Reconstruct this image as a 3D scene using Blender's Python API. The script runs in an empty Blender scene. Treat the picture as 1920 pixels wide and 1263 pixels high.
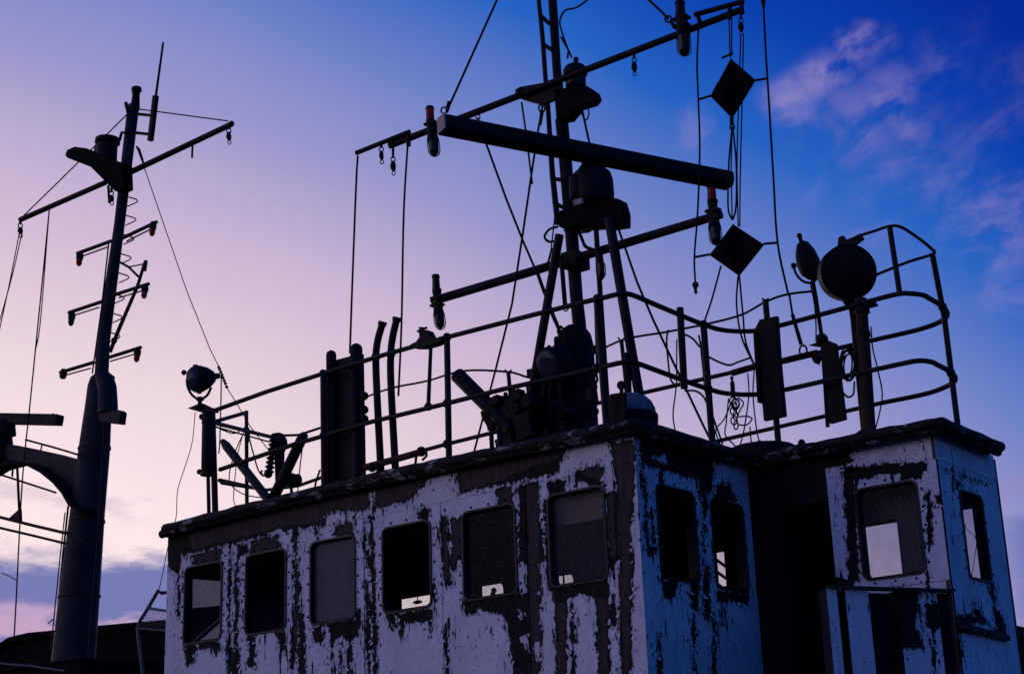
import bpy, math, random
import numpy as np
from mathutils import Vector, Matrix, Quaternion
random.seed(7)
sc = bpy.context.scene
COL = sc.collection

# ------------------------------------------------------------------ camera
F, CX, CY = 3000.0, 960.0, 631.5
M = np.array([[0.78044987, -0.21568546, -0.5868371],
              [0.62419731, 0.21517631, 0.75105051],
              [-0.03571723, -0.95245942, 0.30256461]])      # columns: camera right, down, forward in world axes
EYE = np.array([0.0, 0.0, 1.7])
cam = bpy.data.cameras.new('camera'); camo = bpy.data.objects.new('camera', cam); COL.objects.link(camo)
right, down, fwd = M[:, 0], M[:, 1], M[:, 2]
rot = Matrix(((right[0], -down[0], -fwd[0]), (right[1], -down[1], -fwd[1]), (right[2], -down[2], -fwd[2])))
camo.matrix_world = Matrix.Translation(Vector(EYE)) @ rot.to_4x4()
cam.sensor_width = 36.0; cam.sensor_fit = 'HORIZONTAL'; cam.lens = F / 1920 * 36.0
cam.clip_start = 0.1; cam.clip_end = 5000
sc.camera = camo

# ------------------------------------------------------------------ sky
world = bpy.data.worlds.new('World'); sc.world = world; world.use_nodes = True
nt = world.node_tree; nt.nodes.clear()
def N(t, **k):
    n = nt.nodes.new(t)
    for a, b in k.items(): setattr(n, a, b)
    return n
def srgb(r, g, b):
    f = lambda c: ((c / 255 + 0.055) / 1.055) ** 2.4 if c > 10 else c / 255 / 12.92
    return (f(r), f(g), f(b), 1.0)
L = nt.links.new
SUN_AZ, SUN_EL = math.radians(165), math.radians(1.5)
GLOW = Vector((-0.785, 0.366, -0.5))            # the afterglow lies along the western horizon, ahead left
GLOW_FILL = Vector((-0.62, -0.67, -0.41))  # second glow lobe out of view, added to light the front wall lavender
tc = N('ShaderNodeTexCoord'); D = tc.outputs['Generated']
def dot(v):
    n = N('ShaderNodeVectorMath', operation='DOT_PRODUCT'); L(D, n.inputs[0]); n.inputs[1].default_value = v
    return n.outputs['Value']
def math_n(op, a, b=None, clamp=False):
    n = N('ShaderNodeMath', operation=op, use_clamp=clamp)
    for i, x in enumerate((a, b)):
        if x is None: continue
        if isinstance(x, (int, float)): n.inputs[i].default_value = x
        else: L(x, n.inputs[i])
    return n.outputs[0]
def mapr(v, a, b, c=0.0, d=1.0, smooth=True):
    n = N('ShaderNodeMapRange', interpolation_type='SMOOTHSTEP' if smooth else 'LINEAR')
    L(v, n.inputs['Value'])
    for k, x in zip(('From Min', 'From Max', 'To Min', 'To Max'), (a, b, c, d)): n.inputs[k].default_value = x
    return n.outputs['Result']
def noise_n(scale, detail=6, rough=0.55, vec=None, dist=0.0):
    n = N('ShaderNodeTexNoise'); n.inputs['Scale'].default_value = scale
    n.inputs['Detail'].default_value = detail; n.inputs['Roughness'].default_value = rough; n.inputs['Distortion'].default_value = dist
    L(vec if vec is not None else D, n.inputs['Vector']); return n.outputs['Fac']
def mixc(f, a, b):
    n = N('ShaderNodeMix', data_type='RGBA'); L(f, n.inputs['Factor'])
    for s, x in (('A', a), ('B', b)):
        i = [q for q in n.inputs if q.name == s and q.type == 'RGBA'][0]
        if isinstance(x, tuple): i.default_value = x
        else: L(x, i)
    return [q for q in n.outputs if q.type == 'RGBA'][0]
soft = noise_n(2.2, 3)
west = N('ShaderNodeMath', operation='SMOOTH_MAX'); L(dot(GLOW), west.inputs[0]); L(dot(GLOW_FILL), west.inputs[1]); west.inputs[2].default_value = 0.12
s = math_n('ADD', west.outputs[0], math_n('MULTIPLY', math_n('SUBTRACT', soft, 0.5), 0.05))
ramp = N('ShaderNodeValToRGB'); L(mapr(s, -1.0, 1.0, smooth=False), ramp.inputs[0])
stops = [(-0.9, (0, 82, 148)), (-0.2, (0, 72, 150)), (0.18, (0, 50, 153)), (0.316, (0, 40, 150)), (0.37, (2, 62, 172)), (0.43, (34, 98, 194)),  # lowest stops lie out of view, lifted to light the right-facing walls blue
         (0.48, (103, 126, 198)), (0.54, (155, 152, 203)), (0.60, (204, 182, 211)), (0.66, (231, 209, 220)),
         (0.72, (252, 230, 233)), (0.80, (255, 228, 226)), (0.95, (255, 216, 208))]
el = ramp.color_ramp.elements
while len(el) > 1: el.remove(el[-1])
for i, (p, c) in enumerate(stops):
    e = el[0] if i == 0 else el.new((p + 1) / 2)
    e.position = (p + 1) / 2; e.color = srgb(*c)
col = ramp.outputs[0]
def pray(px, py):
    r = M @ np.array([(px - CX) / F, (py - CY) / F, 1.0]); return r
def pdir(px, py):
    r = pray(px, py); return Vector(r / np.linalg.norm(r))
# fair weather wisps high up: soft clumps broken up by noise
warp = N('ShaderNodeTexNoise'); warp.inputs['Scale'].default_value = 9; warp.inputs['Detail'].default_value = 5; L(D, warp.inputs['Vector'])
wv = N('ShaderNodeVectorMath', operation='MULTIPLY_ADD'); L(warp.outputs['Color'], wv.inputs[0])
wv.inputs[1].default_value = (0.10,) * 3; wv.inputs[2].default_value = (-0.05,) * 3
wd = N('ShaderNodeVectorMath', operation='ADD'); L(D, wd.inputs[0]); L(wv.outputs[0], wd.inputs[1])
WD = wd.outputs[0]
def clump(px, py, rpx, amp):
    n = N('ShaderNodeVectorMath', operation='DISTANCE'); L(WD, n.inputs[0]); n.inputs[1].default_value = pdir(px, py)
    return math_n('MULTIPLY', mapr(n.outputs['Value'], rpx / F, rpx / F * 0.15), amp)
tot = None
for a in ((1505, 190, 85, .95), (1560, 145, 85, 1.0), (1620, 100, 75, .8), (1690, 80, 45, .35), (1625, 250, 100, .55), (1700, 205, 95, .6), (1740, 255, 90, .5), (1690, 290, 100, .4), (1830, 250, 90, .3),
          (1790, 130, 80, .28), (1840, 90, 55, .22), (1800, 340, 130, .42), (1760, 300, 90, .38), (1860, 430, 180, .55), (1640, 380, 110, .32), (1760, 470, 110, .3), (1890, 560, 130, .35), (1285, 245, 75, .42), (1420, 60, 55, .4),
          (1910, 190, 90, .2), (1500, 320, 90, .22)):
    c = clump(*a); tot = c if tot is None else math_n('MAXIMUM', tot, c)
dg = (pdir(1680, 80) - pdir(1470, 210)).normalized()          # the wisps are drawn out along one wind direction
dn = dg.orthogonal().normalized(); dm = dg.cross(dn)
cmb = N('ShaderNodeCombineXYZ'); L(math_n('MULTIPLY', dot(dg), 0.55), cmb.inputs[0]); L(dot(dn), cmb.inputs[1]); L(dot(dm), cmb.inputs[2])
fib = noise_n(34, 8, 0.62, cmb.outputs[0], 0.6)
wis = math_n('MULTIPLY', tot, mapr(math_n('ADD', fib, math_n('MULTIPLY', math_n('SUBTRACT', noise_n(70, 5, 0.65, WD), 0.5), 0.3)), 0.38, 0.66))
thin = math_n('MULTIPLY', mapr(noise_n(3.0, 7, 0.62, WD, 0.4), 0.58, 0.8), 0.16)
wis = math_n('MAXIMUM', wis, thin)
col = mixc(math_n('MULTIPLY', wis, 0.66), col, srgb(166, 146, 200))
# a low bank of blue grey cloud with a lit base lying along the horizon
sep = N('ShaderNodeSeparateXYZ'); L(D, sep.inputs[0]); Z = sep.outputs['Z']
st = N('ShaderNodeMapping'); st.inputs['Scale'].default_value = (1, 1, 3.2); L(D, st.inputs['Vector'])
bn = noise_n(7, 6, 0.6, st.outputs[0])
bn2 = noise_n(26, 6, 0.65, st.outputs[0])
zz = math_n('ADD', math_n('ADD', Z, math_n('MULTIPLY', math_n('SUBTRACT', bn, 0.5), 0.06)), math_n('MULTIPLY', math_n('SUBTRACT', bn2, 0.5), 0.035))
gap = N('ShaderNodeVectorMath', operation='DISTANCE'); L(D, gap.inputs[0]); gap.inputs[1].default_value = pdir(1210, 1090)
gapm = mapr(gap.outputs['Value'], 0.19, 0.245)
band = math_n('MULTIPLY', gapm, math_n('MULTIPLY', mapr(zz, 0.186, 0.165), mapr(zz, 0.085, 0.125)))
col = mixc(math_n('MULTIPLY', band, 0.92), col, srgb(88, 102, 174))
band2 = math_n('MULTIPLY', math_n('MULTIPLY', mapr(zz, 0.235, 0.215), mapr(zz, 0.19, 0.208)), mapr(noise_n(11, 4, .6, st.outputs[0]), .5, .62))
col = mixc(math_n('MULTIPLY', band2, 0.3), col, srgb(150, 130, 180))
puff = math_n('MULTIPLY', math_n('MULTIPLY', mapr(zz, 0.150, 0.135), mapr(zz, 0.06, 0.125)), mapr(noise_n(13, 4, .6, st.outputs[0]), .48, .6))
col = mixc(math_n('MULTIPLY', puff, 0.5), col, srgb(240, 190, 212))
sky = N('ShaderNodeTexSky', sky_type='NISHITA'); sky.sun_disc = False
sky.sun_elevation = SUN_EL; sky.sun_rotation = math.pi / 2 - SUN_AZ
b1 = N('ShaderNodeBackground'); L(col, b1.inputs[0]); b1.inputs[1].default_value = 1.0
b2 = N('ShaderNodeBackground'); L(sky.outputs[0], b2.inputs[0]); b2.inputs[1].default_value = 0.004
ad = N('ShaderNodeAddShader'); L(b1.outputs[0], ad.inputs[0]); L(b2.outputs[0], ad.inputs[1])
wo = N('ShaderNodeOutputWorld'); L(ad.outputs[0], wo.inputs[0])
# the last warm light, just above the horizon
sun = bpy.data.lights.new('sun', 'SUN'); sun.energy = 0.18; sun.angle = math.radians(3); sun.color = (1.0, 0.62, 0.5)
suno = bpy.data.objects.new('sun', sun); COL.objects.link(suno)
sd = Vector((math.cos(SUN_EL) * math.cos(SUN_AZ), math.cos(SUN_EL) * math.sin(SUN_AZ), math.sin(SUN_EL)))
suno.rotation_euler = sd.to_track_quat('Z', 'Y').to_euler(); suno.location = sd * 50
vs = sc.view_settings; vs.view_transform = 'Standard'; vs.look = 'None'; vs.exposure = 0.0; vs.gamma = 1.0; vs.use_curve_mapping = False
sc.cycles.use_denoising = False
sc.cycles.max_bounces = 6
sc.cycles.sample_clamp_indirect = 0.5
sc.cycles.transparent_max_bounces = 12

# ------------------------------------------------------------------ geometry helpers
def P(px, py, Y):
    r = pray(px, py); return Vector(EYE + r * (Y / r[1]))
def PXp(px, py, X):
    r = pray(px, py); return Vector(EYE + r * (X / r[0]))
def PZ(px, py, Zv):
    r = pray(px, py); return Vector(EYE + r * ((Zv - EYE[2]) / r[2]))
def depth(p): return float((np.array(p) - EYE) @ fwd)
def wr(p, wpx): return wpx * depth(p) / (2 * F)          # radius in metres of something wpx wide at p
OFF = {}
class MB:
    def __init__(s): s.v = []; s.f = []; s.sm = []
    def add(s, vs_, fs, smooth=False):
        o = len(s.v); s.v += [tuple(x) for x in vs_]
        for f in fs: s.f.append(tuple(i + o for i in f)); s.sm.append(smooth)
        return s
    def tube(s, pts, r, seg=10, cap=True):
        pts = [Vector(p) for p in pts]; n = len(pts)
        rr = [r] * n if isinstance(r, (int, float)) else list(r)
        ref = None; ring = []
        for i, p in enumerate(pts):
            t = (pts[min(i + 1, n - 1)] - pts[max(i - 1, 0)])
            if t.length < 1e-9: t = Vector((0, 0, 1))
            t.normalize()
            if ref is None:
                ref = Vector((0, 0, 1)) if abs(t.z) < 0.9 else Vector((1, 0, 0))
            a = ref - t * ref.dot(t)
            if a.length < 1e-6: a = t.orthogonal()
            a.normalize(); b = t.cross(a); ref = a
            ring += [p + (a * math.cos(2 * math.pi * k / seg) + b * math.sin(2 * math.pi * k / seg)) * rr[i] for k in range(seg)]
        fs = [(i * seg + k, i * seg + (k + 1) % seg, (i + 1) * seg + (k + 1) % seg, (i + 1) * seg + k) for i in range(n - 1) for k in range(seg)]
        s.add(ring, fs, True)
        if cap:
            s.add(ring[:seg], [tuple(reversed(range(seg)))]); s.add(ring[-seg:], [tuple(range(seg))])
        return s
    def lathe(s, p, axis, prof, seg=20):
        """prof: (distance along axis, radius)"""
        a = Vector(axis).normalized(); u = a.orthogonal().normalized(); w = a.cross(u); p = Vector(p)
        vs_ = [p + a * d + (u * math.cos(2 * math.pi * k / seg) + w * math.sin(2 * math.pi * k / seg)) * max(r, 1e-4) for d, r in prof for k in range(seg)]
        fs = [(i * seg + k, i * seg + (k + 1) % seg, (i + 1) * seg + (k + 1) % seg, (i + 1) * seg + k) for i in range(len(prof) - 1) for k in range(seg)]
        s.add(vs_, fs, True)
        s.add(vs_[:seg], [tuple(reversed(range(seg)))]); s.add(vs_[-seg:], [tuple(range(seg))])
        return s
    def box(s, lo, hi):
        x0, y0, z0 = lo; x1, y1, z1 = hi
        v = [(x, y, z) for x in (x0, x1) for y in (y0, y1) for z in (z0, z1)]
        return s.add(v, [(0, 1, 3, 2), (4, 6, 7, 5), (0, 4, 5, 1), (2, 3, 7, 6), (0, 2, 6, 4), (1, 5, 7, 3)])
    def obox(s, c, ax, h):
        """oriented box: centre, three axes, half sizes"""
        c = Vector(c); ax = [Vector(a).normalized() for a in ax]
        v = [c + ax[0] * h[0] * i + ax[1] * h[1] * j + ax[2] * h[2] * k for i in (-1, 1) for j in (-1, 1) for k in (-1, 1)]
        return s.add(v, [(0, 1, 3, 2), (4, 6, 7, 5), (0, 4, 5, 1), (2, 3, 7, 6), (0, 2, 6, 4), (1, 5, 7, 3)])
    def bar(s, a, b, w, h, up=(0, 0, 1)):
        a, b = Vector(a), Vector(b); t = (b - a); l = t.length; t.normalize()
        sd_ = t.cross(Vector(up)); sd_ = sd_.normalized() if sd_.length > 1e-5 else t.orthogonal().normalized()
        return s.obox((a + b) / 2, (t, sd_, sd_.cross(t)), (l / 2, w / 2, h / 2))
    def prism(s, poly, off):
        """polygon (3D points in order) swept along off"""
        n = len(poly); off = Vector(off); a = [Vector(p) for p in poly]; v = a + [p + off for p in a]
        return s.add(v, [tuple(range(n)), tuple(reversed(range(n, 2 * n)))] + [(i, i + n, (i + 1) % n + n, (i + 1) % n) for i in range(n)])
    def ball(s, c, r, seg=14, rings=8, sc_=(1, 1, 1)):
        c = Vector(c); vs_ = []; fs = []
        for i in range(rings + 1):
            t = math.pi * i / rings
            for k in range(seg):
                a = 2 * math.pi * k / seg
                vs_.append(c + Vector((math.sin(t) * math.cos(a) * sc_[0], math.sin(t) * math.sin(a) * sc_[1], math.cos(t) * sc_[2])) * r)
        fs = [(i * seg + k, (i + 1) * seg + k, (i + 1) * seg + (k + 1) % seg, i * seg + (k + 1) % seg) for i in range(rings) for k in range(seg)]
        return s.add(vs_, fs, True)
    def build(s, name, mat, parent=None, label=None, cat=None, group=None, kind=None):
        off = OFF.get(parent.name, Vector((0, 0, 0))) if parent else None
        if off is None:
            n = len(s.v); lo = [min(v[i] for v in s.v) for i in range(3)]; hi = [max(v[i] for v in s.v) for i in range(3)]
            off = Vector(((lo[0] + hi[0]) / 2, (lo[1] + hi[1]) / 2, lo[2]))
        me = bpy.data.meshes.new(name)
        me.from_pydata([(v[0] - off[0], v[1] - off[1], v[2] - off[2]) for v in s.v], [], s.f)
        me.polygons.foreach_set('use_smooth', s.sm)
        me.materials.append(MAT[mat]); me.update()
        o = bpy.data.objects.new(name, me); COL.objects.link(o)
        if parent: o.parent = parent
        else: o.location = off
        OFF[o.name] = off
        tag(o, label, cat, group, kind)
        return o
def tag(o, label=None, cat=None, group=None, kind=None):
    if label: o['label'] = label
    if cat: o['category'] = cat
    if group: o['group'] = group
    if kind: o['kind'] = kind
def thing(name, loc, label, cat, group=None):
    o = bpy.data.objects.new(name, None); o.empty_display_size = 0.1; COL.objects.link(o); o.location = loc
    OFF[o.name] = Vector(loc); tag(o, label, cat, group); return o
def spline(pts, n=8):
    pts = [Vector(p) for p in pts]
    if len(pts) < 3: return pts
    q = [pts[0] * 2 - pts[1]] + pts + [pts[-1] * 2 - pts[-2]]; out = []
    for i in range(1, len(q) - 2):
        a, b, c, d = q[i - 1:i + 3]
        for k in range(n):
            t = k / n
            out.append(0.5 * ((2 * b) + (c - a) * t + (2 * a - 5 * b + 4 * c - d) * t * t + (3 * b - a - 3 * c + d) * t ** 3))
    return out + [pts[-1]]
def px(pts, Y):
    """pixel polyline on a plane of constant Y, or with a Y for each point"""
    Ys = Y if isinstance(Y, (list, tuple)) else [Y] * len(pts)
    if isinstance(Y, (list, tuple)) and len(Y) == 2 and len(pts) > 2:
        Ys = [Y[0] + (Y[1] - Y[0]) * i / (len(pts) - 1) for i in range(len(pts))]
    return [P(a, b, y) for (a, b), y in zip(pts, Ys)]
def pipe(mb, pts, Y, w, seg=8, curved=False):
    q = px(pts, Y)
    r = [wr(p, w[i] if isinstance(w, (list, tuple)) else w) for i, p in enumerate(q)]
    if curved and not isinstance(w, (list, tuple)):
        r0 = r[0]; q = spline(q); r = r0
    return mb.tube(q, r, seg)

# ------------------------------------------------------------------ materials
MAT = {}
def mat(name):
    m = bpy.data.materials.new(name); m.use_nodes = True; t = m.node_tree; t.nodes.clear(); MAT[name] = m
    return m, t
class T:
    """small node writer"""
    def __init__(s, t): s.t = t
    def n(s, ty, ins=None, **k):
        x = s.t.nodes.new(ty)
        for a, b in k.items(): setattr(x, a, b)
        for a, b in (ins or {}).items():
            i = x.inputs[a]
            if hasattr(b, 'is_linked') or isinstance(b, bpy.types.NodeSocket): s.t.links.new(b, i)
            else: i.default_value = b
        return x
    def math(s, op, a, b=0.0, clamp=False): return s.n('ShaderNodeMath', {0: a, 1: b}, operation=op, use_clamp=clamp).outputs[0]
    def noise(s, scale, detail=4, rough=0.55, vec=None, sc3=None):
        if vec is None: vec = s.n('ShaderNodeNewGeometry').outputs['Position']
        if sc3: vec = s.n('ShaderNodeMapping', {'Vector': vec, 'Scale': sc3}).outputs[0]
        return s.n('ShaderNodeTexNoise', {'Vector': vec, 'Scale': scale, 'Detail': detail, 'Roughness': rough}).outputs['Fac']
    def mr(s, v, a, b, c=0.0, d=1.0):
        return s.n('ShaderNodeMapRange', {'Value': v, 'From Min': a, 'From Max': b, 'To Min': c, 'To Max': d}).outputs[0]
    def mix(s, f, a, b):
        x = s.t.nodes.new('ShaderNodeMix'); x.data_type = 'RGBA'
        A = [q for q in x.inputs if q.type == 'RGBA']; 
        if isinstance(f, float): x.inputs['Factor'].default_value = f
        else: s.t.links.new(f, x.inputs['Factor'])
        for i, c in zip(A, (a, b)):
            if isinstance(c, tuple): i.default_value = c if len(c) == 4 else c + (1,)
            else: s.t.links.new(c, i)
        return [q for q in x.outputs if q.type == 'RGBA'][0]
    def bsdf(s, colr, rough=0.6, spec=0.3, metal=0.0, bump=None, bd=0.01, bs=0.5):
        b = s.n('ShaderNodeBsdfPrincipled', {'Roughness': rough, 'Metallic': metal, 'Specular IOR Level': spec})
        if isinstance(colr, tuple): b.inputs['Base Color'].default_value = colr if len(colr) == 4 else colr + (1,)
        else: s.t.links.new(colr, b.inputs['Base Color'])
        if bump is not None:
            bp = s.n('ShaderNodeBump', {'Height': bump, 'Distance': bd, 'Strength': bs}); s.t.links.new(bp.outputs[0], b.inputs['Normal'])
        return b.outputs[0]
    def out(s, sh): s.n('ShaderNodeOutputMaterial', {'Surface': sh})
def plain(name, c1, c2, scale=9, rough=0.6, spec=0.25, metal=0.0, bump=0.3, sc3=None):
    m, t = mat(name); w = T(t); n1 = w.noise(scale, 6, 0.6, sc3=sc3); n2 = w.noise(scale * 7, 3, 0.6)
    f = w.mr(n1, 0.35, 0.65)
    w.out(w.bsdf(w.mix(f, c1, c2), w.mr(n2, 0.3, 0.7, rough - 0.12, rough + 0.12), spec, metal, w.math('ADD', n1, w.math('MULTIPLY', n2, 0.4)), 0.006, bump))
plain('black_paint', (0.006, 0.006, 0.008), (0.013, 0.012, 0.013), 9, 0.6, 0.14)
plain('rail_paint', (0.008, 0.008, 0.010), (0.02, 0.019, 0.021), 11, 0.55, 0.18)
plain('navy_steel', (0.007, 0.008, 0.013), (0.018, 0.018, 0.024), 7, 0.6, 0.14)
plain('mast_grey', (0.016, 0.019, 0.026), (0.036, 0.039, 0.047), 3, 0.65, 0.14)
plain('rust_pipe', (0.02, 0.012, 0.010), (0.06, 0.028, 0.018), 14, 0.75, 0.2)
plain('rope', (0.012, 0.011, 0.011), (0.03, 0.026, 0.022), 60, 0.9, 0.1)
plain('canvas', (0.006, 0.006, 0.007), (0.013, 0.012, 0.014), 20, 0.9, 0.05)
plain('pale_dome', (0.14, 0.15, 0.18), (0.24, 0.24, 0.27), 12, 0.55, 0.3)
plain('pale_cap', (0.3, 0.27, 0.28), (0.42, 0.38, 0.38), 14, 0.6, 0.3)
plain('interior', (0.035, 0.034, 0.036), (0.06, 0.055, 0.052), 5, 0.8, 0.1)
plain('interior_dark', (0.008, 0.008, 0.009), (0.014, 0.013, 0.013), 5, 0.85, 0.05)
plain('blind', (0.34, 0.24, 0.19), (0.46, 0.33, 0.26), 5, 0.85, 0.1, sc3=(1, 1, 0.3))
plain('grey_board', (0.12, 0.115, 0.13), (0.17, 0.16, 0.17), 8, 0.8, 0.1)
plain('gasket', (0.006, 0.006, 0.008), (0.014, 0.014, 0.018), 22, 0.5, 0.35)
plain('bolt', (0.006, 0.006, 0.007), (0.022, 0.02, 0.022), 40, 0.7, 0.2)
plain('ground', (0.03, 0.03, 0.032), (0.06, 0.058, 0.055), 0.4, 0.8, 0.2)
plain('hull_steel', (0.006, 0.0065, 0.009), (0.014, 0.013, 0.014), 1.2, 0.8, 0.06)
plain('shed', (0.005, 0.005, 0.007), (0.010, 0.0095, 0.011), 1.0, 0.9, 0.03)
plain('wire_mesh', (0.05, 0.05, 0.06), (0.09, 0.09, 0.1), 30, 0.5, 0.4)
plain('blue_pipe', (0.03, 0.05, 0.08), (0.14, 0.16, 0.2), 24, 0.6, 0.3)
def roof_mat():
    m, t = mat('roof_edge'); w = T(t)
    n = w.noise(5, 6, 0.65, sc3=(1, 1, 3)); n2 = w.noise(34, 4, 0.6)
    g = w.n('ShaderNodeNewGeometry'); 
    f = w.math('MULTIPLY', w.mr(w.math('ADD', n, w.math('MULTIPLY', n2, 0.18)), 0.665, 0.69), 1.0)
    c = w.mix(f, w.mix(w.mr(n2, .35, .65), (0.008, 0.008, 0.010), (0.022, 0.019, 0.02)), (0.24, 0.23, 0.25))
    w.out(w.bsdf(c, 0.75, 0.2, 0, w.math('ADD', n2, f), 0.008, 0.5))
roof_mat()
def lens(name, c):
    m, t = mat(name); w = T(t)
    tr = w.n('ShaderNodeBsdfTranslucent', {'Color': c + (1,)}).outputs[0]
    df = w.n('ShaderNodeBsdfDiffuse', {'Color': c + (1,)}).outputs[0]
    gl = w.n('ShaderNodeBsdfGlossy', {'Roughness': 0.12}).outputs[0]
    a = w.n('ShaderNodeMixShader', {0: 0.35, 1: tr, 2: df}).outputs[0]
    w.out(w.n('ShaderNodeMixShader', {0: 0.03, 1: a, 2: gl}).outputs[0])
lens('red_lens', (0.5, 0.016, 0.004)); lens('amber_lens', (0.5, 0.07, 0.02)); lens('clear_lens', (0.022, 0.028, 0.045)); lens('dull_red_lens', (0.07, 0.004, 0.003)); lens('pale_lens', (0.34, 0.22, 0.17)); lens('lamp_face', (0.10, 0.13, 0.19))
def dusty(name, c, cover, spec=0.06):
    m, t = mat(name); w = T(t)
    n = w.noise(7, 6, 0.65); n2 = w.noise(60, 3, 0.6)
    k = w.math('MULTIPLY', w.mr(w.math('ADD', n, w.math('MULTIPLY', n2, 0.08)), 0.35, 0.75, 0.55, 1.25), cover, True)
    tr = w.n('ShaderNodeBsdfTransparent', {'Color': (0.86, 0.87, 0.9, 1)}).outputs[0]
    df = w.n('ShaderNodeBsdfDiffuse', {'Color': c + (1,)}).outputs[0]
    gl = w.n('ShaderNodeBsdfGlossy', {'Roughness': 0.2}).outputs[0]
    a = w.n('ShaderNodeMixShader', {0: k, 1: tr, 2: df}).outputs[0]
    w.out(w.n('ShaderNodeMixShader', {0: spec, 1: a, 2: gl}).outputs[0])
dusty('dusty_glass', (0.13, 0.125, 0.15), 0.75, 0.01); dusty('hazy_glass', (0.09, 0.10, 0.15), 0.16, 0.004); dusty('rear_glass', (0.1, 0.09, 0.09), 0.13, 0.004); dusty('film_glass', (0.12, 0.12, 0.14), 0.06, 0.003); dusty('shard_glass', (0.2, 0.26, 0.28), 0.8)
# weathered white paint over dark primer; the peeled places come from the per-vertex attributes 'peel' (in pixels inside the bare place) and 'brown'
def paint_mat(name, wscale=1.0):
    m, t = mat(name); w = T(t)
    pe = w.n('ShaderNodeAttribute', attribute_name='peel').outputs['Fac']
    br = w.n('ShaderNodeAttribute', attribute_name='brown').outputs['Fac']
    n1 = w.noise(9, 4, 0.6, sc3=(1, 1, 0.7)); n2 = w.noise(24, 4, 0.55, sc3=(1, 1, 0.8)); n3 = w.noise(110, 3, 0.6)
    v = w.math('ADD', pe, w.math('MULTIPLY', w.math('SUBTRACT', n1, 0.5), 17.0))
    v = w.math('ADD', v, w.math('MULTIPLY', w.math('SUBTRACT', n2, 0.5), 17.0))
    # small chips, denser next to the larger bare places
    ch = w.noise(30, 3, 0.55, sc3=(1, 1, 0.6))
    chv = w.math('MULTIPLY', w.math('SUBTRACT', w.math('ADD', ch, w.mr(pe, -14, 0, 0, 0.13)), 0.70), 60.0)
    ch2 = w.noise(13, 4, 0.55, sc3=(1.5, 1.5, 0.32))
    chv2 = w.math('MULTIPLY', w.math('SUBTRACT', w.math('ADD', ch2, w.mr(pe, -14, 0, 0, 0.09)), 0.675), 60.0)
    v = w.math('MAXIMUM', v, w.math('MAXIMUM', chv, chv2))
    mask = w.mr(v, -0.4, 0.6); mask = w.math('MINIMUM', w.math('MAXIMUM', mask, 0.0), 1.0)
    grime = w.noise(3.0, 6, 0.6, sc3=(1, 1, 0.35)); g2 = w.noise(20, 5, 0.65, sc3=(1, 1, 0.3))
    wc = w.mix(w.mr(grime, 0.3, 0.72), (0.38 * wscale, 0.40 * wscale, 0.48 * wscale), (0.54 * wscale, 0.57 * wscale, 0.67 * wscale))
    wc = w.mix(w.mr(g2, 0.5, 0.75, 0, 0.4), wc, (0.30 * wscale, 0.28 * wscale, 0.27 * wscale))
    edge = w.mr(v, -5, -0.4, 0, 0.35)
    wc = w.mix(w.math('MAXIMUM', w.math('MINIMUM', edge, 0.35), 0.0), wc, (0.2, 0.19, 0.2))
    grain = w.noise(30, 4, 0.6, sc3=(1.5, 1.5, 0.12))
    bc = w.mix(w.mr(grain, 0.3, 0.7), (0.03, 0.024, 0.025), (0.075, 0.058, 0.057))
    bk = w.mix(w.mr(n2, 0.35, 0.65), (0.006, 0.006, 0.007), (0.018, 0.016, 0.016))
    bl = w.math('MULTIPLY', w.mr(w.math('ADD', br, w.math('MULTIPLY', w.math('SUBTRACT', n1, 0.5), 22.0)), -1.5, 2.0), 1.0, True)
    rim = w.math('MULTIPLY', w.mr(v, 5.5, 1.5, 0, 1), 0.9, True)
    dark = w.mix(rim, w.mix(bl, bk, bc), bk)
    h = w.math('ADD', w.math('MULTIPLY', w.math('SUBTRACT', 1.0, mask), 1.0), w.math('MULTIPLY', n3, 0.22))
    w.out(w.bsdf(w.mix(mask, wc, dark), w.mr(mask, 0, 1, 0.62, 0.85), 0.2, 0, h, 0.006, 1.0))
paint_mat('peeling_paint', 1.46)
plain('flake_paint', (0.5, 0.53, 0.62), (0.75, 0.79, 0.92), 30, 0.65, 0.2)

# ------------------------------------------------------------------ bare places in the paint, traced on the walls
def seg_dist(p, a, b):
    ab = b - a; l = max((ab ** 2).sum(), 1e-9); t = np.clip(((p - a) @ ab) / l, 0, 1)
    return np.sqrt(((p - a - t[:, None] * ab) ** 2).sum(1))
def poly_sdf(p, poly):
    poly = np.array(poly, float); n = len(poly); d = np.full(len(p), 1e9); ins = np.zeros(len(p), bool)
    for i in range(n):
        a, b = poly[i], poly[(i + 1) % n]; d = np.minimum(d, seg_dist(p, a, b))
        c = ((a[1] > p[:, 1]) != (b[1] > p[:, 1])); dy = (b[1] - a[1]) or 1e-9
        ins ^= c & (p[:, 0] < (b[0] - a[0]) * (p[:, 1] - a[1]) / dy + a[0])
    return np.where(ins, d, -d)
def line_sdf(p, pts, w):
    pts = np.array(pts, float); d = np.full(len(p), 1e9)
    for a, b in zip(pts[:-1], pts[1:]): d = np.minimum(d, seg_dist(p, a, b))
    return w / 2 - d
def to_pix(v):
    c = (v - EYE) @ M; return np.stack([F * c[:, 0] / c[:, 2] + CX, F * c[:, 1] / c[:, 2] + CY], 1)
def R4(x0, y0, x1, y1): return [(x0, y0), (x1, y0), (x1, y1), (x0, y1)]
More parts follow.
